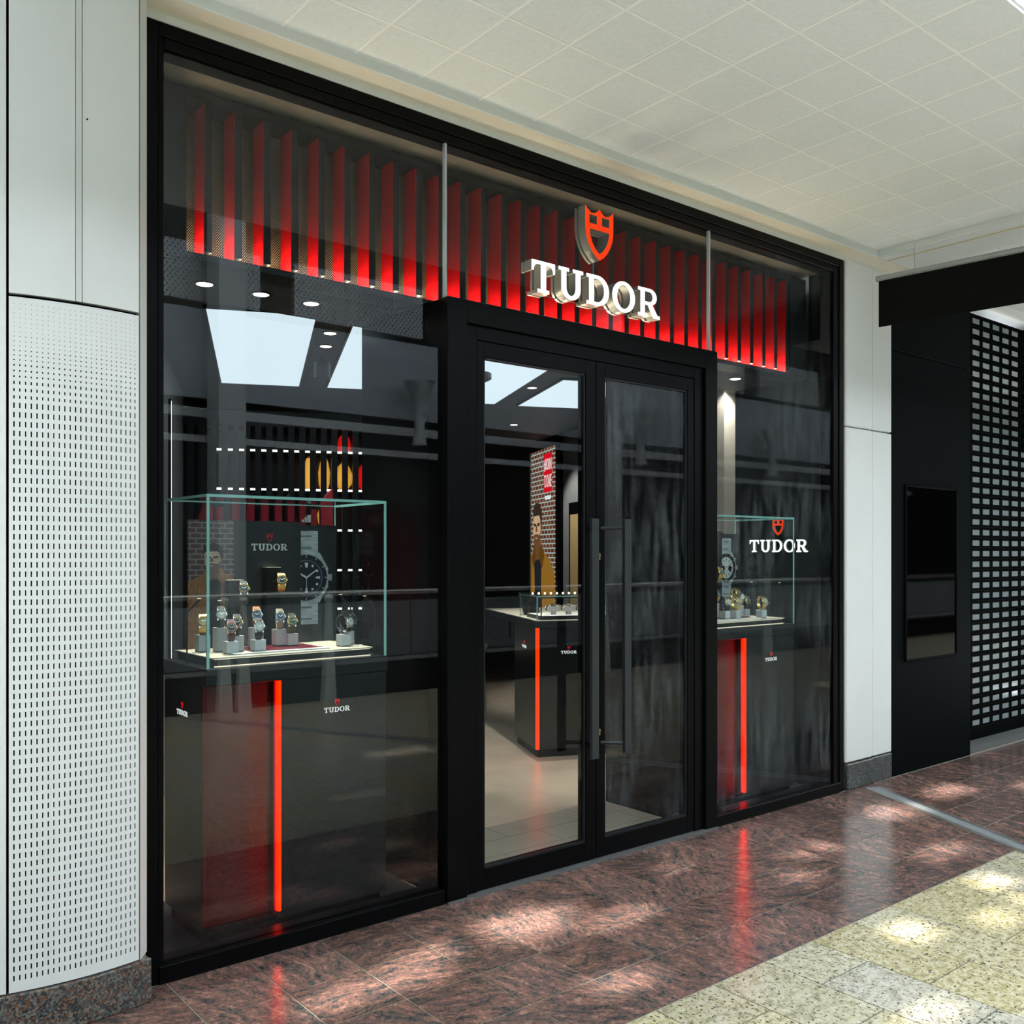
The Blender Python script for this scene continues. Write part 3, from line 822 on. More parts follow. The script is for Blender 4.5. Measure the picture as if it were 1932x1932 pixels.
# ---- dark cladding wall, screen, shutter to the right
wr = thing('wall_right', 'black flat cladding panels beside the white pier', 'wall', (5.45, 0, 0), kind='structure')
MB().box(4.888, 6.01, 0.0, 0.40, 0.0, 2.868).build('cladding_panel', 'dark_cladding', wr, bevel=0.002)
MB().box(4.888, 6.01, 0.0, 0.40, 2.874, 3.45).build('cladding_panel', 'dark_cladding', wr, bevel=0.002)
s = thing('display_screen', 'switched off black screen set in the black wall', 'screen', (5.42, -0.02, 0.776))
fr = MB()
fr.box(5.055, 5.07, -0.014, -0.0005, .762, 1.975).box(5.77, 5.785, -0.014, -0.0005, .762, 1.975)
fr.box(5.07, 5.77, -0.014, -0.0005, .762, .776).box(5.07, 5.77, -0.014, -0.0005, 1.96, 1.975)
fr.build('frame', 'dark_cladding', s, bevel=0.002)
MB().box(5.07, 5.77, -0.006, -0.0005, .776, 1.96).build('glass_face', 'screen_black', s)

sh = thing('roller_shutter', 'black roller shutter punched with rows of clear windows', 'shutter', (7.2, 0.15, 0.0))
SP = 0.083; CW = 0.172; NW = 9; SX0 = 6.0
def slat_mesh():
    m = MB()
    W = CW * NW; z0, z1 = 0.0175, 0.0605
    x = 0.0
    m.box(0, W, 0.0, 0.012, 0.004, z0); m.box(0, W, 0.0, 0.012, z1, SP - 0.004)
    for i in range(NW + 1):
        a = max(0, i * CW - 0.024); b = min(W, i * CW + 0.024)
        m.box(a, b, 0.0, 0.012, z0, z1)
    m.tube([(0, -0.002, SP - 0.002), (W, -0.002, SP - 0.002)], 0.0078, 8)
    return m.mesh('slat', 'shutter_black')
me_slat = slat_mesh()
me_pn = MB().box(-CW / 2 + .024, CW / 2 - .024, 0.004, 0.008, 0.0175, 0.0605).mesh('pane', 'shutter_pane')
for r in range(39):
    z = 0.135 + SP * r
    so = inst('slat', me_slat, (SX0 - 7.2, 0, z), sh)
    for i in range(NW):
        if i < (8 if r < 27 else 7):
            inst('pane', me_pn, (CW * (i + .5), 0, 0), so)
MB().box(5.98, 7.55, 0.145, 0.175, 0.045, 0.138).build('bottom_rail', 'shutter_black', sh, bevel=0.004)
o = MB().box(6.011, 8.2, 0.02, 0.5, 0.0005, 0.044).build('shutter_sill', 'sill_grey')
tag(recentre(o), 'grey sill under the roller shutter', 'sill', kind='structure')
o = MB().box(6.011, 8.2, 1.2, 1.3, 0.0, 3.45).build('wall_shutter', 'shop_wall')
tag(recentre(o), 'plain grey wall behind the roller shutter', 'wall', kind='structure')

wj = thing('wall_far', 'black cladding wall beyond the roller shutter', 'wall', (10, 0, 0), kind='structure')
for i in range(6):
    MB().box(7.56 + 1.91 * i, 7.56 + 1.91 * i + 1.904, 0.0, 0.40, 0.0, 3.45).build('cladding_panel', 'dark_cladding', wj, bevel=0.002)
# ---- black banner hung from the ceiling
bl = 1.9
b = thing('hanging_banner', 'black fabric banner on a grey tube hung across the walkway', 'banner', (4.40, -0.19, 2.913), rotz=math.atan2(-0.82, 0.10))
MB().box(0.0, bl, -0.0025, 0.0025, 0.0, 0.290).build('fabric', 'banner_black', b, local=True)
MB().tube([(-0.015, 0, 0.302), (bl, 0, 0.302)], 0.018, 16).build('top_tube', 'rail_grey', b, local=True, smooth=True)
for xx in (0.22, 1.5):
    MB().tube([(xx, 0, 0.318), (xx, 0, 0.474)], 0.0012, 6).build('wire', 'rail_grey', b, local=True)

# ================================================================== SHOP INTERIOR
def fin_box():
    hb = thing('fin_screen', 'row of glowing red vertical fins behind the glass above the doors', 'fin screen', (2.13, 0.2, 2.63))
    MB().box(0.09, 4.20, 0.196, 0.34, 2.615, 2.640).build('tray', 'charcoal', hb)
    MB().box(0.09, 4.20, 0.334, 0.344, 2.640, 3.235).build('backing_mesh', 'perforated_bronze', hb)
    MB().box(0.09, 4.20, 0.200, 0.34, 3.225, 3.255).build('top_rail', 'fin_front', hb)
    MB().box(4.03, 4.20, 0.200, 0.306, 2.64, 3.225).build('end_panel', 'charcoal', hb)
    MB().box(0.05, 0.195, 0.200, 0.334, 2.64, 3.225).build('end_panel', 'fin_front', hb)
    me_side = MB().box(-0.002, 0.0, 0.001, 0.098, 0, 0.578).mesh('red_blade', 'red_fin')
    me_face = MB().box(0.0, 0.030, 0.0, 0.098, 0.012, 0.578).mesh('fin_body', 'fin_front')
    me_br = MB().box(-0.006, 0.036, -0.006, 0.02, 0.0, 0.022).mesh('bracket', 'fin_front')
    me_up = MB().box(0.004, 0.034, 0.004, 0.055, 0.0, 0.006).mesh('uplight', 'fin_uplight')
    for i in range(32):
        x = 0.267 + 0.12027 * i - 2.13
        fo = inst('fin', me_face, (x, 0.007, 0.012), hb)
        inst('red_blade', me_side, (0, 0, 0), fo)
        inst('bracket', me_br, (0, 0, 0.597), fo)
        inst('uplight', me_up, (-0.075, 0.012, 0.0), fo)
fin_box()
o = MB().box(0.085, 4.225, 0.035, 0.36, 3.285, 3.30).build('trim_3', 'tan_board')
tag(recentre(o), 'tan board closing the top of the red fin box', 'trim', kind='structure')
# lowered front soffit with downlights, main ceiling with luminous panels
o = MB().box(0.06, 4.25, 0.34, 0.81, 2.63, 2.66).build('ceiling', 'shop_ceiling')
tag(recentre(o), 'dark lowered soffit behind the red fins', 'ceiling', kind='structure')
o = MB().box(0.0, 7.0, 0.80, 8.5, 2.75, 2.80).build('ceiling', 'shop_ceiling')
tag(recentre(o), 'dark grey ceiling of the watch shop', 'ceiling', kind='structure')
o = MB().box(0.06, 4.25, 0.345, 0.36, 2.66, 3.5).build('wall_front', 'charcoal')
tag(recentre(o), 'black bulkhead behind the fin box', 'wall', kind='structure')
o = MB().box(0.06, 4.25, 0.80, 0.812, 2.63, 2.76).build('trim_4', 'shop_ceiling')
tag(recentre(o), 'step between lowered soffit and shop ceiling', 'trim', kind='structure')
for p0, p1, q0, q1, lab in ((.105, .65, 1.50, 3.66, 'large bright ceiling light panel over the left window'), (.855, 1.40, 1.62, 3.66, 'bright ceiling light panel second from the left wall'),
                            (1.69, 2.24, 2.30, 4.09, 'bright ceiling light panel third, left part of the left door glass'), (2.45, 3.0, 2.90, 4.13, 'bright ceiling light panel above the display island, at the right')):
    c = pq((p0 + p1) / 2, (q0 + q1) / 2, 2.735)
    lp = thing('ceiling_light', lab, 'ceiling light', c, rotz=ROT, group='luminous ceiling panels')
    hx, hy = (p1 - p0) / 2, (q1 - q0) / 2
    MB().box(-hx, hx, -hy, hy, 0.0, 0.008).build('diffuser', 'light_panel', lp, local=True)
    f = MB()
    f.box(-hx - .012, -hx, -hy - .012, hy + .012, -0.003, 0.015).box(hx, hx + .012, -hy - .012, hy + .012, -0.003, 0.015)
    f.box(-hx, hx, -hy - .012, -hy, -0.003, 0.015).box(-hx, hx, hy, hy + .012, -0.003, 0.015)
    f.build('frame', 'charcoal', lp, local=True)

def downlight(x, y, z, lab, power, spot=70, aim=None, group='recessed downlights'):
    t = thing('downlight', lab, 'downlight', (x, y, z), group=group)
    MB().lathe([(0.048, 0.0), (0.05, -0.004), (0.036, -0.004), (0.034, 0.0)], 20).build('ring', 'charcoal', t, local=True, smooth=True)
    MB().lathe([(0.0005, -0.003), (0.033, -0.003), (0.033, -0.0005), (0.0005, -0.0005)], 20).build('lens', 'downlight', t, local=True)
    if power > 0:
        l = bpy.data.lights.new('spot', 'SPOT'); l.energy = power; l.spot_size = math.radians(spot); l.spot_blend = 0.5
        l.color = (1.0, 0.93, 0.82); l.shadow_soft_size = 0.03
        lo = bpy.data.objects.new('lamp', l); COL.objects.link(lo); lo.parent = t; lo.location = (0, 0, -0.012)
        if aim:
            dv = Vector(aim) - Vector((x, y, z)); lo.rotation_euler = dv.to_track_quat('-Z', 'Y').to_euler()
downlight(.40, .55, 2.63, 'leftmost lit downlight in the soffit above the left display case', 85, 60, (.42, .40, 1.2))
downlight(.65, .55, 2.63, 'middle lit downlight in the soffit above the left display case', 85, 60, (.66, .36, 1.2))
downlight(.89, .55, 2.63, 'right lit downlight in the soffit above the left display case', 85, 60, (.90, .36, 1.2))
downlight(3.87, .50, 2.63, 'lit downlight in the soffit above the right display case', 110, 60, (3.70, .36, 1.2))
for k, q in enumerate((1.30, 1.62, 1.95, 2.3)):
    x, y, z = pq(0.752, q, 2.75)
    downlight(x, y, z, ['downlight nearest the window between the two left light panels', 'second downlight between the two left light panels', 'third downlight between the two left light panels', 'farthest downlight between the two left light panels'][k], 10)
x, y, z = pq(2.35, 3.35, 2.75)
downlight(x, y, z, 'downlight between the light panels above the display island', 170, 75, pq(2.6, 3.5, 1.1))
for k, (x, y) in enumerate(((1.7, 0.95), (2.5, 0.95), (2.1, 1.6))):
    downlight(x, y, 2.75, ['left downlight over the shop entrance', 'right downlight over the shop entrance', 'downlight deeper over the shop entrance'][k], 45, 95)
c = pq(1.78, 2.85, 2.75)
t = thing('ceiling_camera', 'dark round camera dome on the shop ceiling', 'camera', c)
MB().lathe([(0.13, 0.0), (0.13, -0.05), (0.10, -0.065), (0.0005, -0.068)], 28).build('housing', 'charcoal', t, local=True, smooth=True)
c = pq(0.752, 2.62, 2.75)
t = thing('track_spotlight', 'black cylindrical spotlight hanging between ceiling light panels', 'spotlight', c)
MB().lathe([(0.012, 0.0), (0.012, -0.03), (0.05, -0.035), (0.05, -0.14), (0.044, -0.145), (0.0005, -0.14)], 20).build('body', 'charcoal', t, local=True, smooth=True)

# floors of the shop
sf = thing('floor', 'grey stone tile floor just inside the shop doors', 'floor', (2, 0.4, 0), kind='structure')
MB().box(0.05, 4.3, 0.10, 0.777, -0.03, 0.0005).build('bedding', 'shop_grout', sf)
for r, (y0, y1) in enumerate(((0.10, 0.352), (0.356, 0.562), (0.566, 0.775))):
    for j in range(8):
        x0 = 0.05 + 0.6 * j - (0.2 if r == 1 else 0.4 if r == 2 else 0.0); x1 = min(4.3, x0 + 0.596); x0 = max(0.05, x0)
        if x1 - x0 > 0.05:
            for a, b, mt in ((x0, min(x1, 1.253), 'bay_tile'), (max(x0, 1.257), min(x1, 2.986), 'shop_tile'), (max(x0, 2.992), x1, 'bay_tile')):
                if b - a > 0.02: MB().box(a, b, y0, y1, -0.01, 0.003).build('stone_tile', mt, sf)
o = MB().box(0.05, 7.0, 0.779, 8.5, -0.03, 0.002).build('floor', 'shop_stone')
tag(recentre(o), 'warm beige floor inside the watch shop', 'floor', kind='structure')
# side partitions of the window bays, shop walls
o = MB().box(1.255, 1.290, 0.14, 0.73, 0.0, 2.615).build('wall_partition', 'charcoal_panel')
tag(recentre(o), 'glossy black partition between left window and entrance', 'wall', kind='structure')
o = MB().box(2.955, 2.990, 0.14, 0.76, 0.0, 2.615).build('wall_partition', 'charcoal_panel')
tag(recentre(o), 'glossy black partition between entrance and right window', 'wall', kind='structure')
o = MB().box(4.255, 4.30, 0.10, 0.80, 0.0, 2.63).build('wall_side', 'charcoal')
tag(recentre(o), 'charcoal side wall carrying the small lit sign', 'wall', kind='structure')
o = MB().box(0.0, 0.05, 0.10, 8.5, 0.0, 3.5).build('wall_left', 'shop_wall')
tag(recentre(o), 'grey left wall of the watch shop', 'wall', kind='structure')
o = MB().box(7.0, 7.05, 0.40, 8.5, 0.0, 3.5).build('wall_right', 'shop_wall')
tag(recentre(o), 'far right wall inside the watch shop', 'wall', kind='structure')
o = MB().box(0.0, 7.05, 8.5, 8.55, 0.0, 3.5).build('wall_back', 'wall_dark')
tag(recentre(o), 'dark rear wall of the watch shop', 'wall', kind='structure')
# pale angled wall with a vertical light strip, seen through the left window
c = pq(-0.2, 3.0, 0)
t = thing('wall_angled', 'pale angled wall with a bright vertical light strip at the left', 'wall', c, rotz=ROT, kind='structure')
MB().box(-0.05, 0.0, -1.6, 1.25, 0.004, 2.75).build('panel', 'shop_wall', t, local=True)
MB().box(0.0, 0.012, -0.005, 0.085, 0.6, 2.5).build('light_strip', 'strip_white', t, local=True)
MB().box(0.0, 0.016, -0.03, -0.005, 0.6, 2.5).build('strip_edge', 'charcoal', t, local=True)
MB().box(0.0, 0.016, 0.085, 0.11, 0.6, 2.5).build('strip_edge', 'charcoal', t, local=True)

# ---- slatted shelf wall at the back left
c = pq(0.0, 4.2, 0)
t = thing('shelf_wall', 'dark slatted shelf wall with lit shelves behind the left window', 'shelf', c, rotz=ROT)
MB().box(-0.25, 1.75, 0.25, 0.27, 0.004, 2.62).build('back_panel', 'dark_wood', t, local=True)
MB().box(-0.25, 1.75, -0.02, 0.27, 2.50, 2.62).build('header', 'charcoal', t, local=True)
for zz in (0.75, 1.05, 1.36, 1.68, 2.0, 2.306):
    pa = 0.03 if zz > 1.9 else 0.80
    sh_o = MB().box(pa, 1.75, 0.03, 0.25, zz, zz + 0.018).build('shelf_board', 'charcoal', t, local=True)
    MB().box(pa, 1.75, 0.022, 0.034, zz + 0.001, zz + 0.017).build('light_strip', 'shelf_light', sh_o, local=True)
for i in range(24):
    MB().box(-0.25 + 0.084 * i, -0.25 + 0.084 * i + 0.046, -0.02, 0.015, 0.004, 2.50).build('slat', 'charcoal', t, local=True)
def vase(p, q, z, prof, mat, lab, cat='lamp'):
    x, y, _ = pq(p, q)
    t = thing('shelf_lamp' if cat == 'lamp' else 'shelf_vase', lab, cat, (x, y, z), group='glass pieces on the shelf wall')
    n = len(prof)
    MB().lathe(prof, 20).build('glass_body', mat, t, local=True, smooth=True)
    r, h = prof[-1]
    MB().lathe([(r * 1.15, h - 0.004), (r * 1.15, h + 0.012), (0.0005, h + 0.014)], 16).build('rim', 'gold', t, local=True, smooth=True)
tall = [(0.03, 0.0), (0.045, 0.05), (0.05, 0.14), (0.035, 0.22), (0.02, 0.26)]
wide = [(0.03, 0.0), (0.07, 0.05), (0.08, 0.12), (0.05, 0.19), (0.02, 0.22)]
vase(0.76, 4.36, 2.02, tall, 'amber_glow', 'tall amber glowing lamp left on the upper lit shelf')
vase(0.88, 4.36, 2.02, tall, 'amber_glow', 'tall amber glowing lamp beside it, second on the upper shelf')
vase(1.04, 4.36, 2.326, [(0.05, 0), (0.06, 0.06), (0.045, 0.12), (0.02, 0.15)], 'red_glow', 'small glowing red glass piece on the top shelf', 'vase')
vase(1.035, 4.36, 2.02, wide, 'amber_glow', 'wide amber lamp to the right on the upper shelf')
vase(1.21, 4.36, 2.02, wide, 'red_glow', 'wide red glass piece at the right end of the shelf', 'vase')
vase(0.90, 4.36, 1.70, wide, 'amber_glow', 'amber lamp on the shelf just above the display case')

# ---- striped jersey on a stand behind the left case
t = thing('football_jersey', 'black jersey with red stripes on a stand behind the left case', 'jersey', (0.88, 0.98, 0.003))
def jersey_front(x): return 0.90 + 0.25 * ((x - 0.88) / 0.3) ** 2 * 0.25
def jpanel(pts, off, name, mat):
    n = len(pts); f = [(x, jersey_front(x) - off, z) for x, z in pts]; b2 = [(x, jersey_front(x) - off + 0.02, z) for x, z in pts]
    m = MB(); m.add(f + b2, [tuple(range(n)), tuple(range(2 * n - 1, n - 1, -1))] + [(i, i + n, (i + 1) % n + n, (i + 1) % n) for i in range(n)])
    return m.build(name, mat, t)
jpanel([(0.60, 1.05), (1.14, 1.05), (1.14, 1.62), (1.10, 1.73), (0.96, 1.79), (0.90, 1.74), (0.84, 1.74), (0.78, 1.79), (0.64, 1.73), (0.60, 1.62)], 0.0, 'body', 'jersey_black')
for i in range(8):
    x0 = 0.605 + 0.068 * i
    top = 1.72 if i in (0, 7) else 1.74
    jpanel([(x0, 1.06), (x0 + .036, 1.06), (x0 + .036, top), (x0, top)], 0.004, 'red_stripe', 'jersey_red')
jpanel([(1.145, 1.745), (1.19, 1.80), (1.235, 1.83), (1.235, 1.42), (1.225, 1.30), (1.19, 1.24), (1.155, 1.35)], 0.002, 'sleeve', 'jersey_red')
jpanel([(0.54, 1.40), (0.595, 1.30), (0.595, 1.72), (0.56, 1.74), (0.53, 1.62)], 0.002, 'sleeve', 'jersey_red')
for k in range(3):
    z0 = 1.655; xa = 1.025 + 0.018 * k
    jpanel([(xa, z0), (xa + .014, z0), (xa + .006 + .005 * k, z0 + .014 + .012 * k), (xa - .007, z0 + .010 + .012 * k)][::1], 0.009, 'badge_bar', 'print_white')
MB().tube([(0.88, 1.0, 0.003), (0.88, 1.0, 1.60)], 0.012, 10).build('stand_pole', 'charcoal', t, smooth=True)
MB().lathe([(0.14, 0.003), (0.14, 0.015), (0.02, 0.02)], 24, (0.88, 1.0, 0)).build('stand_foot', 'charcoal', t)

# ---- display cases in the two windows
def clip_x(pts, xmin, xmax):
    def cl(ps, f, inter):
        out = []
        for i, p in enumerate(ps):
            q = ps[i - 1]
            if f(p):
                if not f(q): out.append(inter(q, p))
                out.append(p)
            elif f(q): out.append(inter(q, p))
        return out
    def mk(xv): return lambda a, b: (xv, a[1] + (b[1] - a[1]) * (xv - a[0]) / (b[0] - a[0]))
    pts = cl(pts, lambda p: p[0] >= xmin - 1e-9, mk(xmin))
    if pts: pts = cl(pts, lambda p: p[0] <= xmax + 1e-9, mk(xmax))
    return pts
def circ(cx, cz, r, n=36, a0=0): return [(cx + r * math.cos(a0 + 2 * PI * i / n), cz + r * math.sin(a0 + 2 * PI * i / n)) for i in range(n)]

def man_print(par, x0, x1, z0, z1, y, lit, hx, hz, s, step=0.0010):
    """printed portrait: man in a tan jacket; hx,hz head centre, s head height"""
    P = 'lit_' if lit else 'print_'
    def F(pts, k, name, mat):
        up = .20 if name in ('printed_jacket', 'printed_shirt', 'printed_collar') else 0
        pts = [(hx + a * s * (1.12 if up else .98), hz + (b + up) * s) for a, b in pts]
        pts = clip_x(pts, x0, x1)
        pts = [(x, max(z0, z)) for x, z in pts]
        if len(pts) > 2: MB().prism_y(pts, y - step * k, y - step * (k - 1) + 0.0001).build(name, mat, par, local=True)
    F([(-1.15, -4.2), (1.35, -4.2), (1.42, -2.6), (1.28, -1.35), (.95, -1.02), (.42, -.80), (.30, -.55), (-.24, -.55), (-.40, -.85), (-.98, -1.15), (-1.18, -1.6)], 1, 'printed_jacket', P + 'jacket')
    F([(-.12, -4.2), (.22, -4.2), (.30, -1.2), (.16, -.80), (-.16, -.80), (-.26, -1.1)], 2, 'printed_shirt', 'lit_shirt' if lit else 'print_black')
    F([(-.23, -.86), (.22, -.80), (.26, -.25), (-.25, -.25)], 3, 'printed_neck', P + 'skin_shade')
    F([(-.46, -.98), (-.24, -.60), (-.10, -.92), (-.34, -1.28)], 4, 'printed_collar', 'lit_jacket_dark' if lit else 'print_jacket')
    F([(.30, -.58), (.56, -.92), (.36, -1.26), (.10, -.90)], 4, 'printed_collar', 'lit_jacket_dark' if lit else 'print_jacket')
    F([(-.36, .02), (-.33, -.22), (-.24, -.42), (-.10, -.52), (.06, -.52), (.20, -.40), (.30, -.18), (.36, .06), (.35, .28), (.24, .40), (-.22, .40), (-.36, .26)], 5, 'printed_face', P + 'skin')
    F([(.34, .10), (.42, .12), (.41, -.08), (.33, -.14)], 5, 'printed_ear', P + 'skin_shade')
    F([(-.38, .20), (-.30, .30), (.20, .31), (.29, .20), (.33, -.04), (.41, .12), (.43, .38), (.30, .55), (.06, .65), (-.20, .61), (-.38, .46)], 6, 'printed_hair', P + 'hair')
    F([(-.30, -.20), (-.20, -.17), (.02, -.17), (.22, -.20), (.31, -.06), (.27, -.30), (.18, -.42), (.06, -.53), (-.10, -.53), (-.24, -.42)], 6, 'printed_beard', P + 'skin_shade')
    F([(-.16, -.255), (.03, -.255), (.0, -.29), (-.13, -.29)], 7, 'printed_mouth', P + 'skin')
    F([(-.32, .12), (-.10, .10), (-.09, .03), (-.30, .04)], 6, 'printed_eye', P + 'hair')
    F([(.01, .10), (.24, .13), (.22, .045), (.01, .03)], 6, 'printed_eye', P + 'hair')
    F([(-.10, .06), (-.02, .06), (.02, -.11), (-.14, -.11)], 6, 'printed_nose', P + 'skin_shade')

def watch_print(par, x0, x1, cx, cz, y, r, chrono):
    k = [0]
    def F(pts, name, mat, lvl):
        pts = clip_x(pts, x0, x1)
        if len(pts) > 2: MB().prism_y(pts, y - 0.0008 * lvl, y - 0.0008 * (lvl - 1) + .0001).build(name, mat, par, local=True)
    F([(cx - r * .55, cz - r * 1.95), (cx + r * .55, cz - r * 1.95), (cx + r * .55, cz - r * .8), (cx - r * .55, cz - r * .8)], 'printed_bracelet', 'print_silver', 1)
    F([(cx - r * .55, cz + r * .8), (cx + r * .55, cz + r * .8), (cx + r * .55, cz + r * 1.95), (cx - r * .55, cz + r * 1.95)], 'printed_bracelet', 'print_silver', 1)
    F([(cx - r * .62, cz - r * 1.05), (cx + r * .62, cz - r * 1.05), (cx + r * 1.02, cz - r * .4), (cx + r * 1.02, cz + r * .4), (cx + r * .62, cz + r * 1.05), (cx - r * .62, cz + r * 1.05), (cx - r * 1.02, cz + r * .4), (cx - r * 1.02, cz - r * .4)], 'printed_case', 'print_silver', 2)
    for sgn in (1, -1):
        F([(cx - r * .25, cz + sgn * r * 1.2), (cx + r * .25, cz + sgn * r * 1.2), (cx + r * .25, cz + sgn * r * 1.28), (cx - r * .25, cz + sgn * r * 1.28)][::sgn], 'printed_link', 'print_silver_dark', 2)
        F([(cx - r * .25, cz + sgn * r * 1.68), (cx + r * .25, cz + sgn * r * 1.68), (cx + r * .25, cz + sgn * r * 1.76), (cx - r * .25, cz + sgn * r * 1.76)][::sgn], 'printed_link', 'print_silver_dark', 2)
    F([(cx + r * .98, cz - r * .14), (cx + r * 1.2, cz - r * .14), (cx + r * 1.2, cz + r * .14), (cx + r * .98, cz + r * .14)], 'printed_crown', 'print_silver', 2)
    if chrono:
        for sg in (1, -1):
            a = sg * .55
            ux, uz = math.cos(a), math.sin(a)
            F([(cx + ux * r * .95 - uz * r * .07, cz + uz * r * .95 + ux * r * .07), (cx + ux * r * .95 + uz * r * .07, cz + uz * r * .95 - ux * r * .07), (cx + ux * r * 1.22 + uz * r * .07, cz + uz * r * 1.22 - ux * r * .07), (cx + ux * r * 1.22 - uz * r * .07, cz + uz * r * 1.22 + ux * r * .07)], 'printed_pusher', 'print_silver', 2)
    F(circ(cx, cz, r), 'printed_bezel_rim', 'print_silver', 3)
    F(circ(cx, cz, r * .96), 'printed_bezel', 'print_black' if chrono else 'print_navy', 4)
    F(circ(cx, cz, r * .74), 'printed_rehaut', 'print_silver_dark', 5)
    F(circ(cx, cz, r * .70), 'printed_dial', 'print_white' if chrono else 'print_navy', 6)
    ink = 'print_black' if chrono else 'print_white'
    for h in range(12):
        a = PI / 2 - h * PI / 6
        ux, uz = math.cos(a), math.sin(a)
        if chrono or h in (0, 3, 6, 9):
            w2 = .03 if chrono else (.06 if h else .08)
            q = [(cx + ux * r * .42 - uz * r * w2 * .5, cz + uz * r * .42 + ux * r * w2 * .5), (cx + ux * r * .42 + uz * r * w2 * .5, cz + uz * r * .42 - ux * r * w2 * .5), (cx + ux * r * .62 + uz * r * w2, cz + uz * r * .62 - ux * r * w2), (cx + ux * r * .62 - uz * r * w2, cz + uz * r * .62 + ux * r * w2)]
            F(q, 'printed_marker', ink, 7)
        else:
            F(circ(cx + ux * r * .56, cz + uz * r * .56, r * .055, 10), 'printed_marker', ink, 7)
        q = [(cx + ux * r * .84 - uz * r * .012, cz + uz * r * .84 + ux * r * .012), (cx + ux * r * .84 + uz * r * .012, cz + uz * r * .84 - ux * r * .012), (cx + ux * r * .94 + uz * r * .012, cz + uz * r * .94 - ux * r * .012), (cx + ux * r * .94 - uz * r * .012, cz + uz * r * .94 + ux * r * .012)]
        F(q, 'printed_bezel_mark', 'print_white', 5)
    if chrono:
        for sx in (-1, 1):
            F(circ(cx + sx * r * .36, cz - r * .05, r * .19, 20), 'printed_subdial', 'print_black', 8)
    for ang, ln, wd in ((35, .56, .030), (150, .40, .042), (-90, .5, .010)):
        a = math.radians(ang); ux, uz = math.cos(a), math.sin(a)
        F([(cx - uz * r * wd, cz + ux * r * wd), (cx + uz * r * wd, cz - ux * r * wd), (cx + ux * r * ln + uz * r * wd * .6, cz + uz * r * ln - ux * r * wd * .6), (cx + ux * r * ln - uz * r * wd * .6, cz + uz * r * ln + ux * r * wd * .6)], 'printed_hand', 'print_silver' if chrono else 'print_white', 9)

def wrist_watch(loc, label, case='bright_steel', bezel='bright_steel', dial='dial_black', strap='strap_black', rotz=-0.28, tilt=-0.30, group='watches in the left display case', scale=1.1, hands='bright_steel'):
    """watch closed around a stand; origin at the bottom of the strap loop"""
    a, bdep = 0.040 * scale, 0.027 * scale
    t = thing('wrist_watch', label, 'watch', loc, rotz=rotz, group=group)
    c = (0, 0, a)
    def put(mb, name, mat, smooth=False):
        mb.rotx(tilt, c)
        return mb.build(name, mat, t, local=True, smooth=smooth)
    # strap loop in the y-z plane, open where the case sits
    m = MB(); n = 26; vs = []
    for i in range(n + 1):
        th = math.radians(-180 + 26 + (308) * i / n)      # start/end near the front (angle 180 = front, -y)
        hw = (0.0095 if abs(i - n / 2) < n * .28 else 0.0095 + 0.001 * (abs(i - n / 2) - n * .28)) * scale
        for rr in (0.0, 0.0028 * scale):
            yy = (bdep + rr) * math.cos(th); zz = a + (a - 0.003 + rr) * math.sin(th)
            vs += [(-hw, yy, zz), (hw, yy, zz)]
    fs = []
    for i in range(n):
        o = i * 4; p = o + 4
        fs += [(o, o + 1, p + 1, p), (o + 2, p + 2, p + 3, o + 3), (o, p, p + 2, o + 2), (o + 1, o + 3, p + 3, p + 1)]
    fs += [(0, 2, 3, 1), (n * 4, n * 4 + 1, n * 4 + 3, n * 4 + 2)]
    m.add(vs, fs); put(m, 'strap', strap)
    R = 0.0195 * scale; y0 = -bdep - 0.004 * scale
    cs = put(MB().lathe([(R * .9, 0.005 * scale), (R, 0.003 * scale), (R, -0.004 * scale), (R * .97, -0.0055 * scale)], 26, (0, y0, a), 'y'), 'case', case, True)
    lug = MB()
    for sx in (-1, 1):
        for sz in (-1, 1):
            lug.box(sx * .0125 * scale - .002 * scale, sx * .0125 * scale + .002 * scale, y0 - .002 * scale, y0 + .006 * scale, a + sz * .0135 * scale - (.0085 * scale if sz < 0 else 0), a + sz * .0135 * scale + (.0085 * scale if sz > 0 else 0))
    put(lug, 'lugs', case)
    put(MB().lathe([(R * .99, 0.0), (R, -0.0015 * scale), (R * .80, -0.003 * scale), (R * .78, 0.0)], 26, (0, y0 - .005 * scale, a), 'y'), 'bezel', bezel, True)
    dl = put(MB().lathe([(R * .79, 0.0), (R * .79, -0.0012 * scale), (0.0003, -0.0012 * scale)], 22, (0, y0 - .0055 * scale, a), 'y'), 'dial', dial)
    mk = MB()
    for h in range(12):
        an = h * PI / 6
        mk.lathe([(0.0011 * scale, 0), (0.0011 * scale, -0.0005 * scale)], 6, (R * .62 * math.sin(an), y0 - .0067 * scale, a + R * .62 * math.cos(an)), 'y')
    put(mk, 'hour_markers', 'dial_black' if dial in ('dial_white', 'dial_champagne') else 'print_white')
    hd = MB()
    for an, ln in ((-1.0, .42), (1.0, .60)):
        ux, uz = math.sin(an), math.cos(an); wv = .0008 * scale
        hd.prism_y([(-uz * wv, a + ux * wv), (uz * wv, a - ux * wv), (ux * R * ln + uz * wv, a + uz * R * ln - ux * wv), (ux * R * ln - uz * wv, a + uz * R * ln + ux * wv)], y0 - .0078 * scale, y0 - .0072 * scale)
    put(hd, 'hands', hands)
    put(MB().lathe([(.003 * scale, 0), (.003 * scale, .004 * scale)], 10, (R, y0, a), 'x'), 'crown', case)
    return t

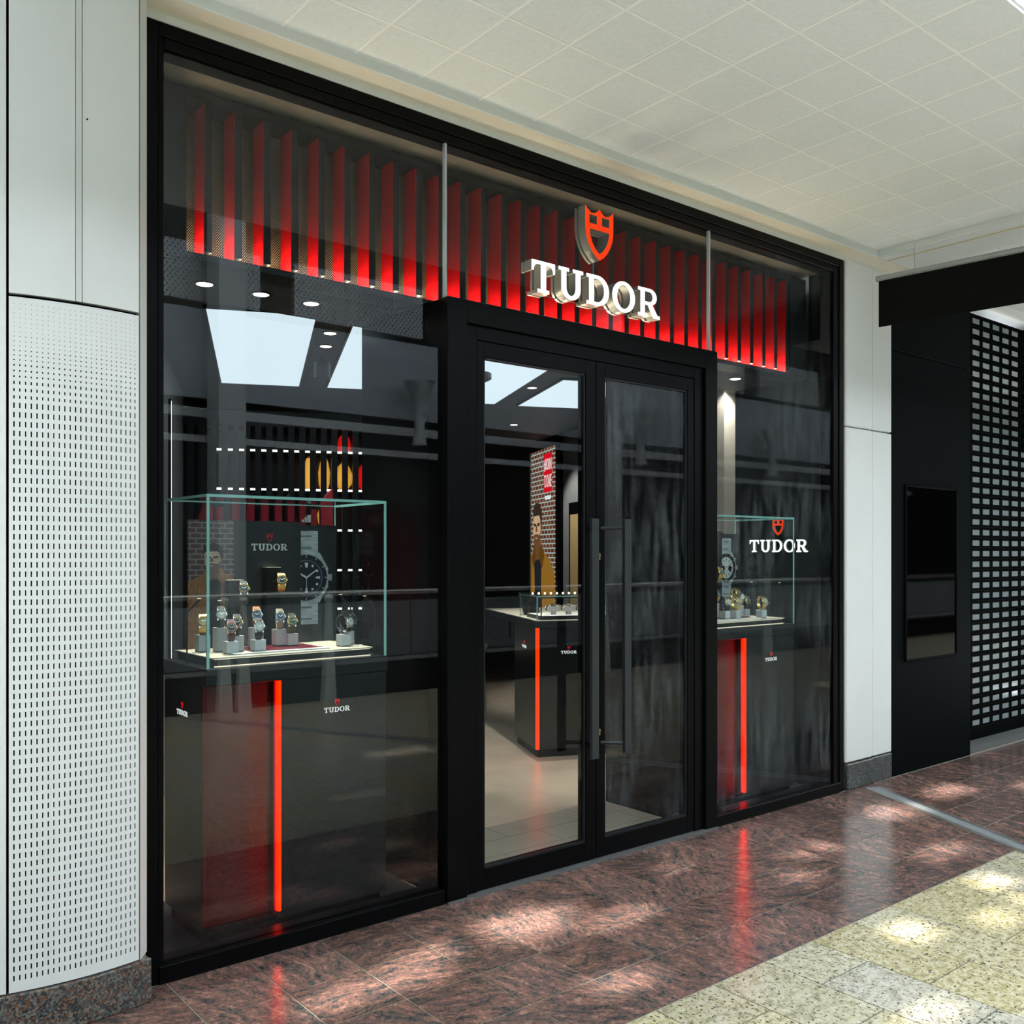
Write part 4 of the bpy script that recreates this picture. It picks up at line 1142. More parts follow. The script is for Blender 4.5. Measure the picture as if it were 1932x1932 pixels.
def block(x, y, zb, w2, h, label, group):
    t = thing('display_block', label, 'display block', (x, y, zb), group=group)
    MB().box(-w2, w2, -w2, w2, 0.004, h).build('cube', 'block_white', t, local=True, bevel=0.001)
    MB().box(-w2 + .002, w2 - .002, -w2 + .002, w2 - .002, 0, 0.004).build('foot', 'block_base', t, local=True)
    return t

def display_case(X, side):
    lab = 'left' if side == 0 else 'right'
    ped = thing('display_pedestal', ['dark pedestal with a red light line behind the left window', 'dark pedestal with a red light line behind the right window'][side], 'pedestal', (X + .39, 0.37, 0.0))
    x0, x1, y0, y1 = X, X + .782, 0.145, 0.600
    # recessed red niche at the front left, solid body at the right
    body = MB().prism_z([(x0 + .300, y0), (x1, y0), (x1, y1), (x0, y1), (x0, y0 + .055), (x0 + .285, y0 + .055), (x0 + .285, y0 + .02), (x0 + .300, y0 + .02)], 0.062, 1.0)
    body.build('body', 'charcoal', ped)
    MB().box(x0 + .02, x1 - .02, y0 + .02, y1 - .02, 0.003, 0.062).build('toe_kick', 'black_metal', ped)
    MB().box(x0 + .002, x0 + .279, y0 + .050, y0 + .0548, 0.075, 0.998).build('niche_back', 'niche_red', ped)
    MB().box(x0 + .279, x0 + .2848, y0 + .021, y0 + .0548, 0.075, 0.998).build('niche_side', 'niche_red', ped)
    MB().box(x0, x0 + .29, y0 + .002, y0 + .055, 0.062, 0.074).build('niche_floor', 'charcoal_panel', ped)
    MB().box(x0, x0 + .008, y0, y0 + .050, 0.074, 0.999).build('niche_glass', 'case_glass', ped)
    MB().box(x0 + .008, x0 + .282, y0, y0 + .006, 0.074, 0.999).build('niche_glass', 'case_glass', ped)
    MB().box(x0 + .2855, x0 + .2885, y0 + .004, y0 + .0195, 0.090, 0.998).build('light_side', 'led_red_side', ped)
    MB().box(x0 + .289, x0 + .2995, y0 - .003, y0 + .0195, 0.090, 0.999).build('light_line', 'led_red', ped)
    MB().box(x0 - .006, x1 + .006, y0 - .006, y1 + .006, 1.0, 1.066).build('counter_slab', 'charcoal', ped, bevel=0.003)
    flat_logo(ped, x0 + .548 - X - .39, y0 - .0012 - .37, 0.850, 0.0205, 'lit_red', 'lit_white')
    if side == 0:
        flat_logo(ped, -.39 - .0012 - 0.0, .40 - .37, 0.86, 0.0205, 'lit_red', 'lit_white', rot=-PI / 2)
    cs = thing('display_case', ['glass display case of watches in the left window', 'glass display case of watches in the right window'][side], 'display case', (X + .39, 0.37, 1.066))
    zt = 1.725
    g = .005
    for nm, bx in (('front', (x0, x1, y0, y0 + g, 1.066, zt - g)), ('side', (x0, x0 + g, y0 + g, y1, 1.066, zt - g)), ('side', (x1 - g, x1, y0 + g, y1, 1.066, zt - g)), ('top', (x0, x1, y0, y1, zt - g, zt))):
        o = MB().box(*bx).build('glass_' + nm, 'case_glass', cs)
    e = .0065
    for bx in ((x0 - .001, x1 + .001, y0 - .002, y0, zt - .010, zt + .001), (x0 - .002, x0, y0, y1, zt - .010, zt + .001), (x1, x1 + .002, y0, y1, zt - .010, zt + .001),
               (x0 - .001, x0 + .010, y0 - .002, y0, 1.066, zt - .010), (x1 - .010, x1 + .001, y0 - .002, y0, 1.066, zt - .010), (x0 - .002, x0, y1 - .008, y1, 1.066, zt - .010), (x1, x1 + .002, y1 - .008, y1, 1.066, zt - .010), (x0, x1, y1, y1 + .003, zt - .007, zt)):
        MB().box(*bx).build('glass_edge', 'glass_edge', cs)
    # stepped platform with light line
    pf = thing('display_platform', ['cream topped display platform with light lines in the left case', 'cream topped display platform with light lines in the right case'][side], 'platform', (X + .39, .385, 1.066))
    MB().box(X + .046, X + .729, .190, .580, 1.066, 1.098).build('riser', 'charcoal', pf)
    MB().box(X + .036, X + .739, .183, .585, 1.098, 1.103).build('top', 'cream_top', pf, bevel=0.001)
    MB().box(X + .046, X + .729, .1835, .190, 1.0665, 1.0695).build('light_line', 'led_warm', pf)
    MB().box(X + .046, X + .729, .1875, .190, 1.0945, 1.0965).build('light_line', 'led_warm', pf)
    MB().box(X + .25, X + .56, .27, .50, 1.103, 1.1055).build('maroon_sheet', 'maroon_sheet', pf)
    MB().box(X + .14, X + .56, .225, .262, 1.103, 1.108).build('white_tray', 'block_white', pf, bevel=0.001)
    # back panels
    bp = thing('backdrop', ['backdrop of portrait, brand panel and diver watch photo in the left case', 'backdrop of brand panel and chronograph photo in the right case'][side], 'backdrop', (X + .39, .575, 1.103))
    yb = .560
    MB().box(X + .082, X + .280, yb, yb + .012, 1.103, 1.643).build('portrait_panel', 'brick_print', bp)
    MB().box(X + .283, X + .586, yb - .012, yb + .012, 1.103, 1.643).build('brand_panel', 'panel_dark', bp)
    MB().box(X + .588, X + .782 - .012, yb, yb + .012, 1.103, 1.630).build('photo_panel', 'panel_dark', bp)
    flat_logo(bp, X + .437 - X - .39, yb - .0132 - .575, 1.515 - 1.103, 0.029)
    if side == 0:
        man_print(bp, .082 - .39, .280 - .39, 0.0, .54, yb - .575, False, .186 - .39, 1.478 - 1.103, 0.105)
    watch_print(bp, .589 - .39, .770 - .39, (.617 if side == 0 else .64) - .39, (1.393 if side == 0 else 1.41) - 1.103, yb - .575, 0.108 if side == 0 else 0.098, side == 1)
    # bent light arms
    for ax, ay, sg in ((.022, .41, 1), (.022, .200, 1), (.760, .41, -1), (.760, .200, -1)):
        am = thing('case_lamp', '%s thin black bent lamp in the %s display case' % ({(1, .41): 'rear left', (1, .2): 'front left', (-1, .41): 'rear right', (-1, .2): 'front right'}[(sg, ay)], lab), 'lamp', (X + ax, ay, 1.066), group='bent lamps in the display cases')
        MB().lathe([(.008, 0), (.008, .004), (.0005, .005)], 12).build('foot', 'charcoal', am, local=True)
        MB().tube([(0, 0, .004), (0, 0, .195), (sg * .004, 0, .203), (sg * .05, -.0, .250)], .0035, 8).build('rod', 'charcoal', am, local=True, smooth=True)
        MB().box(min(sg * .044, sg * .056), max(sg * .044, sg * .056), -.004, .004, .2535, .2555).build('led_head', 'led_warm', am, local=True)

display_case(.252, 0)
display_case(3.208, 1)

# ---- watches and blocks of the left case: (x, y, block height, watch spec)
ZP = 1.103
GL, GLB = 'watches in the left display case', 'white blocks in the left display case'
def spot(x, y, h, zb, wlab, blab, grp, bgrp, **kw):
    block(x, y, zb, .0235, h, blab, bgrp)
    wrist_watch((x, y, zb + h), wlab, group=grp, **kw)
spot(.345, .430, .070, ZP, 'gold and steel watch at the far left of the left case', 'white block at the far left of the left case', GL, GLB, case='bright_steel', bezel='gold', strap='gold', dial='dial_champagne')
spot(.408, .400, .098, ZP, 'white dial chronograph high behind the rose gold watch', 'tall white block behind the rose gold watch', GL, GLB, dial='dial_white')
spot(.405, .290, .050, ZP, 'rose gold watch with burgundy strap in the left case front row', 'low white block under the rose gold watch', GL, GLB, case='rose_gold', bezel='rose_gold', strap='strap_burgundy')
spot(.455, .352, .066, ZP, 'steel watch on black strap right of the rose gold watch', 'white block third from the left in the left case', GL, GLB, dial='dial_black', bezel='gold')
spot(.560, .400, .088, 1.1055, 'watch on an orange leather strap in the left case', 'white block behind, under the orange strapped watch', GL, GLB, strap='strap_orange', dial='dial_blue')
spot(.520, .288, .048, 1.1055, 'steel watch on black strap in front of the orange strapped one', 'white block in front of the orange strapped watch', GL, GLB, dial='dial_white')
spot(.688, .452, .072, 1.1055, 'steel blue dial watch with beige strap on the tall block', 'tallest white block on the maroon sheet', GL, GLB, strap='strap_beige', dial='dial_blue')
spot(.730, .425, .053, 1.1055, 'watch on an olive green fabric strap in the left case', 'white block under the green strapped watch', GL, GLB, strap='strap_green', dial='dial_green', bezel='gold')
spot(.905, .280, .052, ZP, 'shining steel bracelet watch at the right of the left case', 'white block alone at the right of the left case', GL, GLB, strap='bright_steel', dial='dial_white', rotz=.35)
spot(.955, .340, .060, ZP, 'steel watch half hidden at the right end of the left case', 'white block behind at the right end of the left case', GL, GLB, strap='bright_steel', dial='dial_black', rotz=.5)
def plinth(x, y, zt, lab, wlab, wz, zb=1.1055, grp='dark plinths in the display cases', **kw):
    t = thing('display_plinth', lab, 'plinth', (x, y, zb), group=grp)
    MB().box(-.034, .034, -.005, .03, 0, zt - zb).build('column', 'charcoal', t, local=True, bevel=0.001)
    MB().box(-.034, .034, -.006, .03, zt - zb, zt - zb + .002).build('top_edge', 'cream_top', t, local=True)
    MB().box(-.006, .006, -.036, -.005, wz - zb + .045, wz - zb + .053).build('peg', 'charcoal', t, local=True)
    wrist_watch((x + .012, y - .048, wz), wlab, **kw)
plinth(.520, .514, 1.388, 'shorter dark plinth behind the blocks of the left case', 'black dial watch hung on the shorter dark plinth', 1.30, strap='strap_black', bezel='gold')
plinth(.690, .514, 1.440, 'taller dark plinth beside the diver watch photo', 'yellow gold watch hung on the taller dark plinth', 1.333, case='gold', bezel='gold', strap='gold', dial='dial_black')
# ---- right case
GR, GRB = 'watches in the right display case', 'white blocks in the right display case'
XR = 3.208
spot(XR + .30, .30, .050, 1.1055, 'steel watch half hidden by the black portal in the right case', 'leftmost visible white block in the right case', GR, GRB, bezel='gold', dial='dial_white')
spot(XR + .385, .285, .052, 1.1055, 'two tone watch at the front left of the right case', 'white block at the front left of the right case', GR, GRB, bezel='gold', strap='gold', dial='dial_champagne')
spot(XR + .345, .42, .088, 1.1055, 'gold watch high behind the front two tone one in the right case', 'tall white block at the back of the right case', GR, GRB, bezel='gold', strap='gold', case='gold')
spot(XR + .475, .36, .095, 1.1055, 'gold watch on the tallest block of the right case', 'tallest white block of the right case', GR, GRB, bezel='gold', strap='gold', case='gold')
spot(XR + .535, .38, .072, 1.1055, 'steel watch right of the tallest block in the right case', 'white block just right of the tallest one', GR, GRB, strap='bright_steel', dial='dial_white')
spot(XR + .600, .38, .050, ZP, 'black and gold watch second from right in the right case', 'second white block from right in the right case', GR, GRB, bezel='gold', strap='strap_black', dial='dial_black')
spot(XR + .600, .255, .050, ZP, 'gold bracelet watch at the far right of the right case', 'rightmost white block in the right case', GR, GRB, bezel='gold', strap='gold', dial='dial_champagne')
plinth(XR + .43, .514, 1.44, 'dark plinth in front of the chronograph photo', 'yellow gold watch hung before the chronograph photo', 1.333, case='gold', bezel='gold', strap='gold', group=GR)

# ---- hung storefront sign
def lit_word(name, label, loc, rotz, cap, width, depth, gapd, shield_w, shield_z, red='sign_red'):
    t = thing(name, label, 'sign', loc, rotz=rotz)
    lay, sx = tudor_layout(cap, width)
    for c, x in lay:
        lo = inst('letter', glyph_mesh('letter', GLYPH[c][1], sx, cap, depth, ['sign_white', 'sign_return']), (x, 0, 0), t)
        lo['label'] = 'lit white letter %s' % c
        inst('letter_back', glyph_mesh('letter_back', GLYPH[c][1], sx, cap, depth * .3, ['sign_return', 'sign_return']), (0, depth + gapd, 0), lo)
        for hx in (.25, .7):
            MB().tube([(hx * sx, depth - .001, cap * .06), (hx * sx, depth + gapd + .001, cap * .06)], .003, 6).build('spacer', 'sign_return', lo, local=True)
    so = inst('shield', glyph_mesh('shield', SHIELD, shield_w, shield_w, depth, [red, 'sign_return']), (0, 0, shield_z), t)
    so['label'] = 'lit orange red shield emblem'
    inst('shield_back', glyph_mesh('shield_back', SHIELD, shield_w, shield_w, depth * .3, ['sign_return', 'sign_return']), (0, depth + gapd, 0), so)
    return t
sg = lit_word('storefront_sign', 'large lit TUDOR sign with red shield hung above the doors', (2.211, 0.05, 2.733), 0, .150, .885, .050, .012, .195, .226)
MB().tube([(0.02, .066, .12), (0.02, .066, .235)], .0022, 6).build('hanger', 'sign_return', sg, local=True)
MB().tube([(-.42, .066, .012), (.42, .066, .012)], .0018, 6).build('rail', 'sign_return', sg, local=True)
MB().tube([(0.0, .066, .47), (0.0, .066, .552)], .0022, 6).build('hanger', 'sign_return', sg, local=True)
lit_word('wall_sign', 'small lit TUDOR sign on the charcoal side wall', (4.2405, 0.44, 1.512), -PI / 2, .082, .455, .012, .002, .085, .112)

# ---- display island, angled
c = pq(2.32, 3.16, 0.002)
isl = thing('display_island', 'dark angled counter with a red corner light inside the shop', 'counter', c, rotz=ROT)
W_, D_ = 0.93, 1.65
MB().prism_z([(0.035, 0.012), (W_, 0.012), (W_, 0.62), (0.012, 0.62), (0.012, 0.035), (0.035, 0.035)], 0.06, 0.955).build('body', 'charcoal', isl, local=True)
MB().box(0.03, W_ - .02, 0.03, 0.60, 0.0, 0.06).build('toe_kick', 'black_metal', isl, local=True)
MB().box(0.012, 0.034, 0.012, 0.034, 0.06, 0.95).build('light_line', 'led_red', isl, local=True)
MB().box(0.0, W_ + .02, 0.0, D_, 0.955, 1.005).build('counter_slab', 'charcoal', isl, local=True, bevel=0.003)
MB().box(0.012, W_ + .008, 0.012, D_ - .012, 1.005, 1.0075).build('cream_surface', 'cream_top', isl, local=True)
MB().box(W_ - .5, W_, 1.15, D_ - .05, 0.0, 0.955).build('rear_leg', 'charcoal', isl, local=True)
flat_logo(isl, .262, 0.0105, 0.76, 0.021, 'lit_red', 'lit_white')
flat_logo(isl, 0.0105, .34, 0.78, 0.021, 'lit_red', 'lit_white', rot=-PI / 2)
ZI = 1.0095
def isl_loc(px_, py_, z): 
    b = Vector((px_ * RC + py_ * RS, -px_ * RS + py_ * RC, 0)) + Vector(c); b.z = z
    return b
ic = thing('counter_case', 'low glass box of watches on the display island', 'display case', isl_loc(.02, .03, ZI), rotz=ROT)
iw, idp, ih = .88, .46, .180
for bx in ((0, iw, 0, .005, 0, ih - .005), (0, .005, .005, idp, 0, ih - .005), (iw - .005, iw, .005, idp, 0, ih - .005), (0, iw, 0, idp, ih - .005, ih)):
    MB().box(*bx).build('glass_pane', 'case_glass', ic, local=True)
for bx in ((0, iw, -.002, 0, ih - .008, ih), (-.002, 0, 0, idp, ih - .008, ih), (-.002, .008, -.002, .0, 0, ih), (-.002, .0, idp - .01, idp, 0, ih)):
    MB().box(*bx).build('glass_edge', 'glass_edge', ic, local=True)
for x in (.04, ):
    MB().box(x, x + .008, .03, .036, .0, ih - .012).build('inner_post', 'charcoal', ic, local=True)
    MB().box(x, x + .008, idp - .06, idp - .054, .0, ih - .012).build('inner_post', 'charcoal', ic, local=True)
    MB().box(x, iw - .04, .03, .036, ih - .02, ih - .012).build('inner_rail', 'charcoal', ic, local=True)
it = thing('watch_tray', 'dark tray with a pale top inside the island glass box', 'tray', isl_loc(.06, .07, ZI), rotz=ROT)
MB().box(0, .79, 0, .36, 0, .028).build('base', 'charcoal', it, local=True)
MB().box(.004, .786, .004, .356, .028, .031).build('top', 'cushion_white', it, local=True)
k = 0
for row, yy in enumerate((.12, .28)):
    for i in range(4):
        xx = .14 + .12 * i + (.05 if row else 0)
        L3 = isl_loc(.06 + xx, .07 + yy, ZI + .031)
        col = ['bright_steel', 'gold', 'rose_gold', 'bright_steel'][(i + row) % 4]
        nm = ['first', 'second', 'third', 'fourth'][i] + ' from left, island ' + ['front', 'back'][row] + ' row'
        st = thing('watch_roll', 'white watch roll ' + nm, 'watch roll', L3, rotz=ROT + 0.25, group='watch rolls on the island')
        MB().box(-.018, .018, -.012, .012, 0, .03).build('foot', 'block_white', st, local=True)
        n = 10
        prof = [(-.045 + .018 * math.cos(math.radians(90 + 180 * j / n)), .045 + .018 * math.sin(math.radians(90 + 180 * j / n))) for j in range(n + 1)] + [(.045 + .018 * math.cos(math.radians(-90 + 180 * j / n)), .045 + .018 * math.sin(math.radians(-90 + 180 * j / n))) for j in range(n + 1)]
        MB().prism_y(prof, -.020, .020).build('cushion', 'cushion_white', st, local=True)
        wt = thing('wrist_watch', {0: 'steel', 1: 'gold', 2: 'rose gold', 3: 'steel'}[(i + row) % 4] + ' watch around the roll ' + nm, 'watch', (L3[0], L3[1], L3[2] + .0655), rotz=ROT + 0.25, group='watches on the island')
        MB().lathe([(.019, -.001), (.0195, .004), (.018, .008), (.0005, .0085)], 18, (0, 0, 0)).build('case', col, wt, local=True, smooth=True)
        MB().lathe([(.015, .0085), (.015, .0092), (.0005, .0092)], 16, (0, 0, 0)).build('dial', ['dial_black', 'dial_white'][i % 2], wt, local=True)
        sm = MB()
        for sx in (-1, 1):
            pts = [(sx * .017, .001), (sx * .046, .0005), (sx * (.046 + .018 * .72), -.0065), (sx * (.046 + .0195), -.0195), (sx * (.046 + .0145), -.0325), (sx * .046, -.040)]
            for (xa, za), (xb, zb) in zip(pts[:-1], pts[1:]):
                sm.add([(xa, -.009, za), (xa, .009, za), (xb, .009, zb), (xb, -.009, zb), (xa, -.009, za + .002), (xa, .009, za + .002), (xb + sx * .0005, .009, zb + .002), (xb + sx * .0005, -.009, zb + .002)],
                       [(0, 1, 2, 3), (4, 7, 6, 5), (0, 4, 5, 1), (1, 5, 6, 2), (2, 6, 7, 3), (3, 7, 4, 0)])
        sm.build('strap', ['strap_black', col][(i + row) % 2], wt, local=True)
lb = thing('light_bar', 'bar of small warm bulbs at the back of the island glass box', 'light bar', isl_loc(.10, .52, ZI), rotz=ROT)
MB().box(0, .80, 0, .012, .16, .172).build('bar', 'charcoal', lb, local=True)
MB().box(.0, .012, 0, .012, 0, .16).build('post', 'charcoal', lb, local=True)
MB().box(.788, .80, 0, .012, 0, .16).build('post', 'charcoal', lb, local=True)
me_bulb = MB().lathe([(.0005, -.008), (.006, -.005), (.008, 0), (.006, .005), (.0005, .008)], 10).mesh('bulb', 'led_warm', smooth=True)
me_bulb.materials[0] = emit('bulb_glow', (1.0, 0.72, 0.42), 22.0)
for i in range(16):
    inst('bulb', me_bulb, (.03 + .05 * i, -.006, .178), lb)
mr = thing('counter_mirror', 'tilted black mirror standing on the island', 'mirror', isl_loc(.10, .62, ZI), rotz=ROT + .5)
m = MB(); m.box(0, .17, 0, .008, 0, .19).rotx(-.35); m.build('glass', 'mirror_black', mr, local=True)
m = MB(); m.box(-.005, 0, -.002, .01, 0, .195).rotx(-.35); m.build('edge', 'bright_steel', mr, local=True)
m = MB(); m.box(.05, .12, .06, .066, 0, .12).rotx(.2); m.build('stand', 'charcoal', mr, local=True)

# ---- lit portrait poster on the interior wall
KP = 1.2     # the poster wall stands well behind the island
o0 = pq(3.374, 6.88, 0.31)
po = thing('lightbox_poster', 'backlit poster of a man in a tan jacket by brick wall', 'poster', o0, rotz=ROT - PI / 2)
PW, PH = .735 * KP, 1.945 * KP
MB().box(-.05, PW + .16, .002, .08, -.3, PH + .12).build('housing', 'black_metal', po, local=True)
MB().box(0, PW, -.004, .002, 0, PH).build('brick_picture', 'brick_lightbox', po, local=True)
MB().box(-.045, 0, -.02, .002, -.3, PH).build('edge', 'rail_grey', po, local=True)
man_print(po, 0.0, PW, 0.0, PH, -.0045, True, .25 , 1.235 * KP, .36 * KP)
def pbox(x0, x1, z0, z1, k, name, mat):
    x0, x1, z0, z1 = x0 * KP, x1 * KP, z0 * KP, z1 * KP
    MB().prism_y([(x0, z0), (x1, z0), (x1, z1), (x0, z1)], -.004 - .001 * k, -.004).build(name, mat, po, local=True)
pbox(.40, .66, 1.545, 1.895, 1, 'slogan_tag', 'lit_red')
pbox(.44, .62, 1.48, 1.515, 1, 'caption_bar', 'lit_white')
for z_, tx in ((1.745, '#BORN'), (1.59, 'TO DARE')):
    me = word_mesh('slogan', tx, .10, .0012, 'lit_white')
    wx = max(v.co.x for v in me.vertices) - min(v.co.x for v in me.vertices)
    hz_ = max(v.co.z for v in me.vertices) - min(v.co.z for v in me.vertices)
    inst('slogan', me, (.53 * KP, -.0064, z_ * KP), po, scale=(.225 * KP / wx, 1, .115 * KP / hz_))
# grey pillar and framed niche beside the poster
c2 = pq(3.41, 5.64, 0.002)
t = thing('wall_pillar', 'pale grey pillar right of the backlit poster', 'pillar', c2, rotz=ROT, kind='structure')
MB().box(0, .5, -.45, .20, 0, 2.745).build('shaft', 'shop_wall', t, local=True)
c3 = pq(3.385, 5.42, 0.45)
t = thing('wall_niche', 'black framed amber panel on the grey pillar', 'wall panel', c3, rotz=ROT)
MB().box(-.01, .02, -.21, .13, .0, 1.56).build('frame', 'black_metal', t, local=True)
MB().box(-.016, -.01, -.18, .07, .53, 1.44).build('amber_panel', 'beige_frame', t, local=True)
MB().box(-.016, -.01, -.18, .07, .07, .46).build('amber_panel', 'beige_frame', t, local=True)
x_, y_, z_ = pq(2.75, 5.35, 2.75)  # extra lamp added only to lift the dark pillar
downlight(x_, y_, z_, 'added unseen downlight to brighten the grey pillar right of the poster', 110, 70, pq(3.4, 5.45, 1.4))
# right window: lit pale wall end
o = MB().box(4.45, 4.75, 1.05, 1.65, 0.002, 2.75).build('wall_pilaster', 'shop_wall_warm')
tag(recentre(o), 'pale lit pilaster seen left in the right window', 'wall', kind='structure')
x_, y_ = 4.42, 0.95
downlight(x_, y_, 2.75, 'downlight washing the pale pilaster behind the right window', 40, 110, (4.5, 1.1, 1.0))
# chair by the island
ch = thing('visitor_chair', 'beige upholstered chair with a bent metal frame left of the island', 'chair', pq(2.08, 4.78, 0.002), rotz=ROT + 1.2)
MB().box(-.24, .24, -.24, .24, .62, .70).build('seat', 'cream_top', ch, local=True, bevel=0.03, smooth=True)
MB().box(-.22, .22, .20, .25, .74, 1.02).build('backrest', 'cream_top', ch, local=True, bevel=0.02, smooth=True)
for sx in (-.21, .21):
    MB().tube([(sx, .22, 0.0), (sx, .20, .45), (sx, .16, .58), (sx, .05, .62)], .012, 8).build('leg', 'steel', ch, local=True, smooth=True)
    MB().tube([(sx, -.22, 0.0), (sx, -.20, .45), (sx, -.16, .58), (sx, -.05, .62)], .012, 8).build('leg', 'steel', ch, local=True, smooth=True)
    MB().tube([(sx, .20, .66), (sx, .235, .80)], .010, 8).build('back_post', 'steel', ch, local=True, smooth=True)
o = MB().lathe([(.018, 0), (.018, .05), (.012, .06), (.0005, .06)], 14, (2.925, .80, .002)).build('door_stop', 'charcoal')
tag(recentre(o), 'small black door stop on the floor inside', 'door stop')

# ================================================================== THE MALL ACROSS THE WALKWAY (seen in the glass)
pp = thing('wall_parapet', 'grey panelled balustrade across the walkway', 'wall', (4, -5.4, 0), kind='structure')
MB().box(-5.2, 19, -5.50, -5.38, 0.0, 0.34).build('kick_band', 'wall_dark', pp)
for i in range(17):
    x0 = -5.2 + 1.4 * i
    MB().box(x0 + .01, x0 + 1.39, -5.46, -5.42, 0.40, 0.99).build('panel', 'parapet_grey', pp, bevel=0.004)
MB().box(-5.2, 19, -5.47, -5.41, 0.345, 0.385).build('ledge', 'wall_band', pp)
hr = MB().tube([(-5.2, -5.40, 1.09), (19, -5.40, 1.09)], 0.026, 12).build('handrail', 'steel', pp, smooth=True)
def bal_post(x, lab):
    t = thing('balustrade_post', lab, 'post', (x, -5.30, 0), group='tapered balustrade posts')
    m = MB()
    m.add([(-.07, -.05, 0), (.07, -.05, 0), (.07, .05, 0), (-.07, .05, 0), (-.022, -.03, 1.0), (.022, -.03, 1.0), (.022, .03, 1.0), (-.022, .03, 1.0)],
          [(0, 3, 2, 1), (4, 5, 6, 7), (0, 1, 5, 4), (1, 2, 6, 5), (2, 3, 7, 6), (3, 0, 4, 7)])
    m.build('shaft', 'post_pale', t, local=True, bevel=0.004)
    MB().lathe([(.02, 1.0), (.045, 1.03), (.05, 1.06), (.02, 1.09)], 14, (0, 0, 0)).build('cap', 'post_pale', t, local=True, smooth=True)
for x, lab in ((2.43, 'pale tapered post of the balustrade, left of the close pair'), (2.62, 'pale tapered post of the balustrade, right of the close pair'), (3.53, 'pale tapered post mirrored in the left window centre'), (7.45, 'pale tapered post mirrored in the right door leaf'), (10.9, 'pale tapered post mirrored in the right window')):
    bal_post(x, lab)
ow = thing('wall_opposite', 'dark opposite shop fronts with grey bulkhead across the atrium', 'wall', (4, -7.6, 0), kind='structure')
MB().box(-5.2, 19, -8.2, -7.6, 0.0, 3.32).build('dark_front', 'wall_dark', ow)
MB().box(-5.2, 19, -7.75, -7.45, 2.80, 2.88).build('band', 'wall_band', ow)
MB().box(-5.2, 19, -7.75, -7.5, 3.10, 3.21).build('band', 'wall_band', ow)
MB().box(-5.2, 19, -7.9, -7.5, 3.32, 4.36).build('bulkhead', 'wall_upper', ow)
for i in range(9):
    x0 = -5.2 + 2.35 * i
    MB().box(x0, x0 + 1.9, -7.52, -7.44, 4.43, 5.10).build('perforated_panel', 'perforated_grey', ow)
MB().box(-5.2, 19, -8.0, -7.6, 4.36, 5.9).build('upper_front', 'wall_dark', ow)
for k, x in enumerate((5.86, 10.1, 13.6)):
    t = thing('uplighter', ['grey funnel wall lamp mirrored in the left window', 'grey funnel wall lamp mirrored in the door glass', 'grey funnel wall lamp mirrored in the right window'][k], 'wall lamp', (x, -7.16, 2.94), group='funnel wall lamps across the atrium')
    MB().lathe([(.10, 0), (.07, .16), (.07, .54), (.085, .58), (.22, .84), (.21, .84), (.0005, .72)], 20).build('funnel', 'wall_band', t, local=True, smooth=True)
    MB().box(-.03, .03, -.26, -.05, .4, .5).build('bracket', 'wall_band', t, local=True)
for k, x in enumerate((3.2, 9.3)):
    o = MB().box(x - .16, x + .16, -7.30, -6.95, 0.0, 5.9).build('column', 'wall_band')
    tag(recentre(o), ['grey square column across the atrium, mirrored in the left window', 'grey square column across the atrium, mirrored in the doors'][k], 'column', kind='structure')
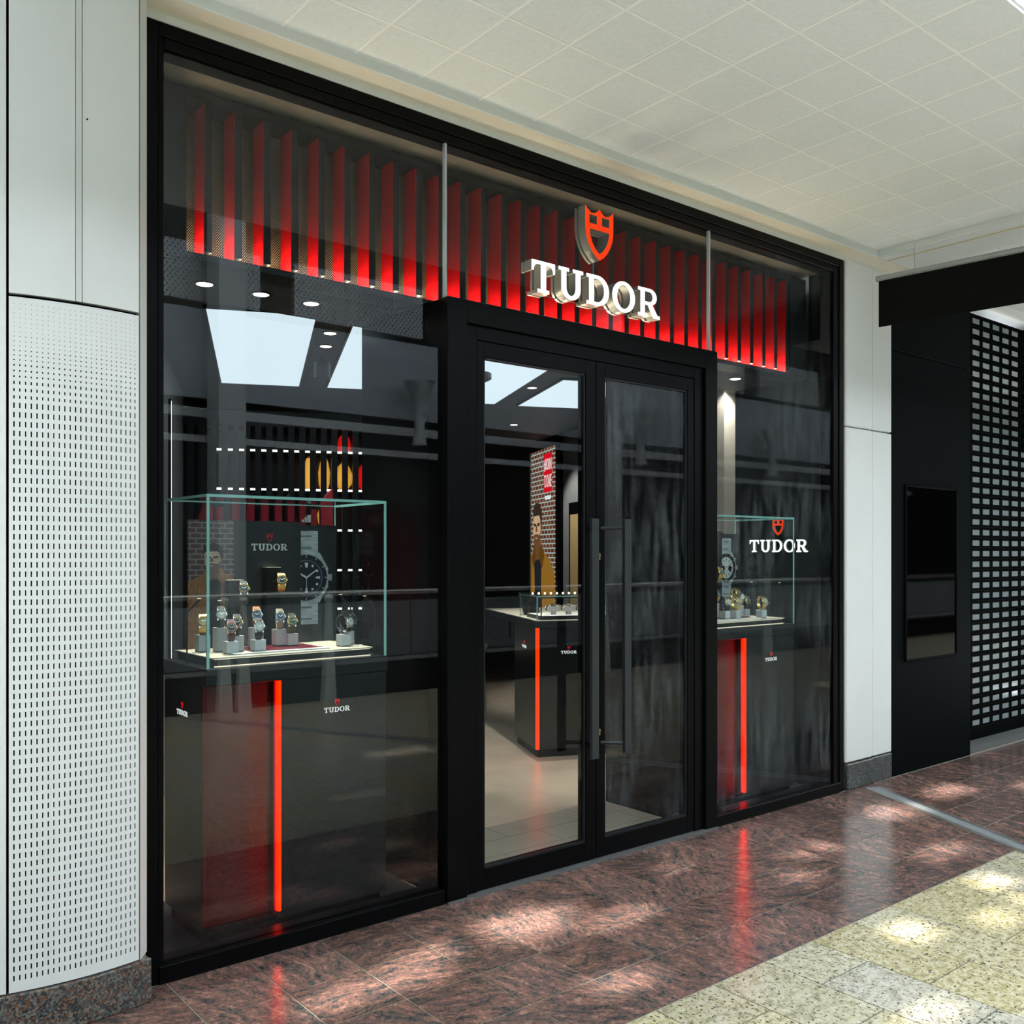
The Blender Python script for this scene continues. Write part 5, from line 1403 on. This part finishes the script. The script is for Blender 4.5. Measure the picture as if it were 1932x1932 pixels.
# ends of the walkway and ground of the lower void
o = MB().box(-5.3, -5.2, -8.2, 9.2, 0.0, 5.9).build('wall_west', 'mall_wall'); tag(recentre(o), 'pale wall closing the walkway on the left', 'wall', kind='structure')
o = MB().box(19.0, 19.1, -8.2, 9.2, 0.0, 5.9).build('wall_east', 'wall_dark'); tag(recentre(o), 'dark wall closing the walkway on the right', 'wall', kind='structure')
o = MB().box(-5.2, 19, -7.6, -5.5, -0.4, -0.3).build('floor', 'wall_dark'); tag(recentre(o), 'dark floor of the void behind the balustrade', 'floor', kind='structure')
o = MB().box(-5.2, -0.84, 0.06, 0.16, 0.0, 3.5).build('wall_front', 'mall_wall'); tag(recentre(o), 'pale mall wall left of the column', 'wall', kind='structure')
# unseen atrium roof: bars and an added slat mask that shapes the sun patches
rf = thing('skylight_mask', 'unseen atrium roof bars with an added slat mask shaping the sun patches', 'skylight_mask', (4, -8, 9.0), kind='structure')
random.seed(11)
# openings left in the added slat mask, given as the sunlit ellipses they throw on the floor (x, y, rx, ry)
SUNNY = [(1.36, -.40, .30, .11), (1.72, -.60, .20, .07), (.60, -.50, .30, .10), (.95, -.38, .22, .06), (3.10, -.56, .20, .08), (2.72, -.78, .14, .06),
         (4.12, -.47, .24, .11), (4.85, -.45, .30, .10), (2.35, -.30, .10, .05), (3.60, -1.02, .24, .06), (0.12, -.80, .2, .09), (5.5, -.7, .3, .06),
         (1.25, -1.02, .22, .06), (2.50, -1.42, .16, .04), (3.05, -1.56, .24, .05), (3.35, -1.36, .22, .035), (1.9, -1.80, .16, .05), (3.9, -1.7, .3, .08)]
for i in range(26):
    SUNNY.append((random.uniform(-2, 9), random.uniform(-5.2, -2.3), random.uniform(.2, .55), random.uniform(.06, .16)))
RX, RY = SUN_DIR.x / SUN_DIR.z * 9.0, SUN_DIR.y / SUN_DIR.z * 9.0
for i in range(10):
    MB().box(-6 + 2 * i - .06, -6 + 2 * i + .06, -12.2, -3.6, 9.03, 9.15).build('roof_bar', 'white_trim', rf)
j = 0
yy = 3.5
while yy > -5.6:
    y0, y1 = yy - .06, yy
    ym = (y0 + y1) / 2
    cuts = []
    for ex, ey, ax, ay in SUNNY:
        u = (ym - ey) / ay
        if abs(u) < 1:
            h = ax * math.sqrt(1 - u * u); cuts.append((ex - h, ex + h))
    cuts.sort()
    m = MB(); x = -6.0
    for a, b in cuts + [(14.0, 14.0)]:
        if a > x: m.box(x + RX, a + RX, y0 + RY, y1 + RY, 9.0, 9.02)
        x = max(x, b)
    m.build('sun_mask_slat', 'white_trim', rf)
    yy -= .06
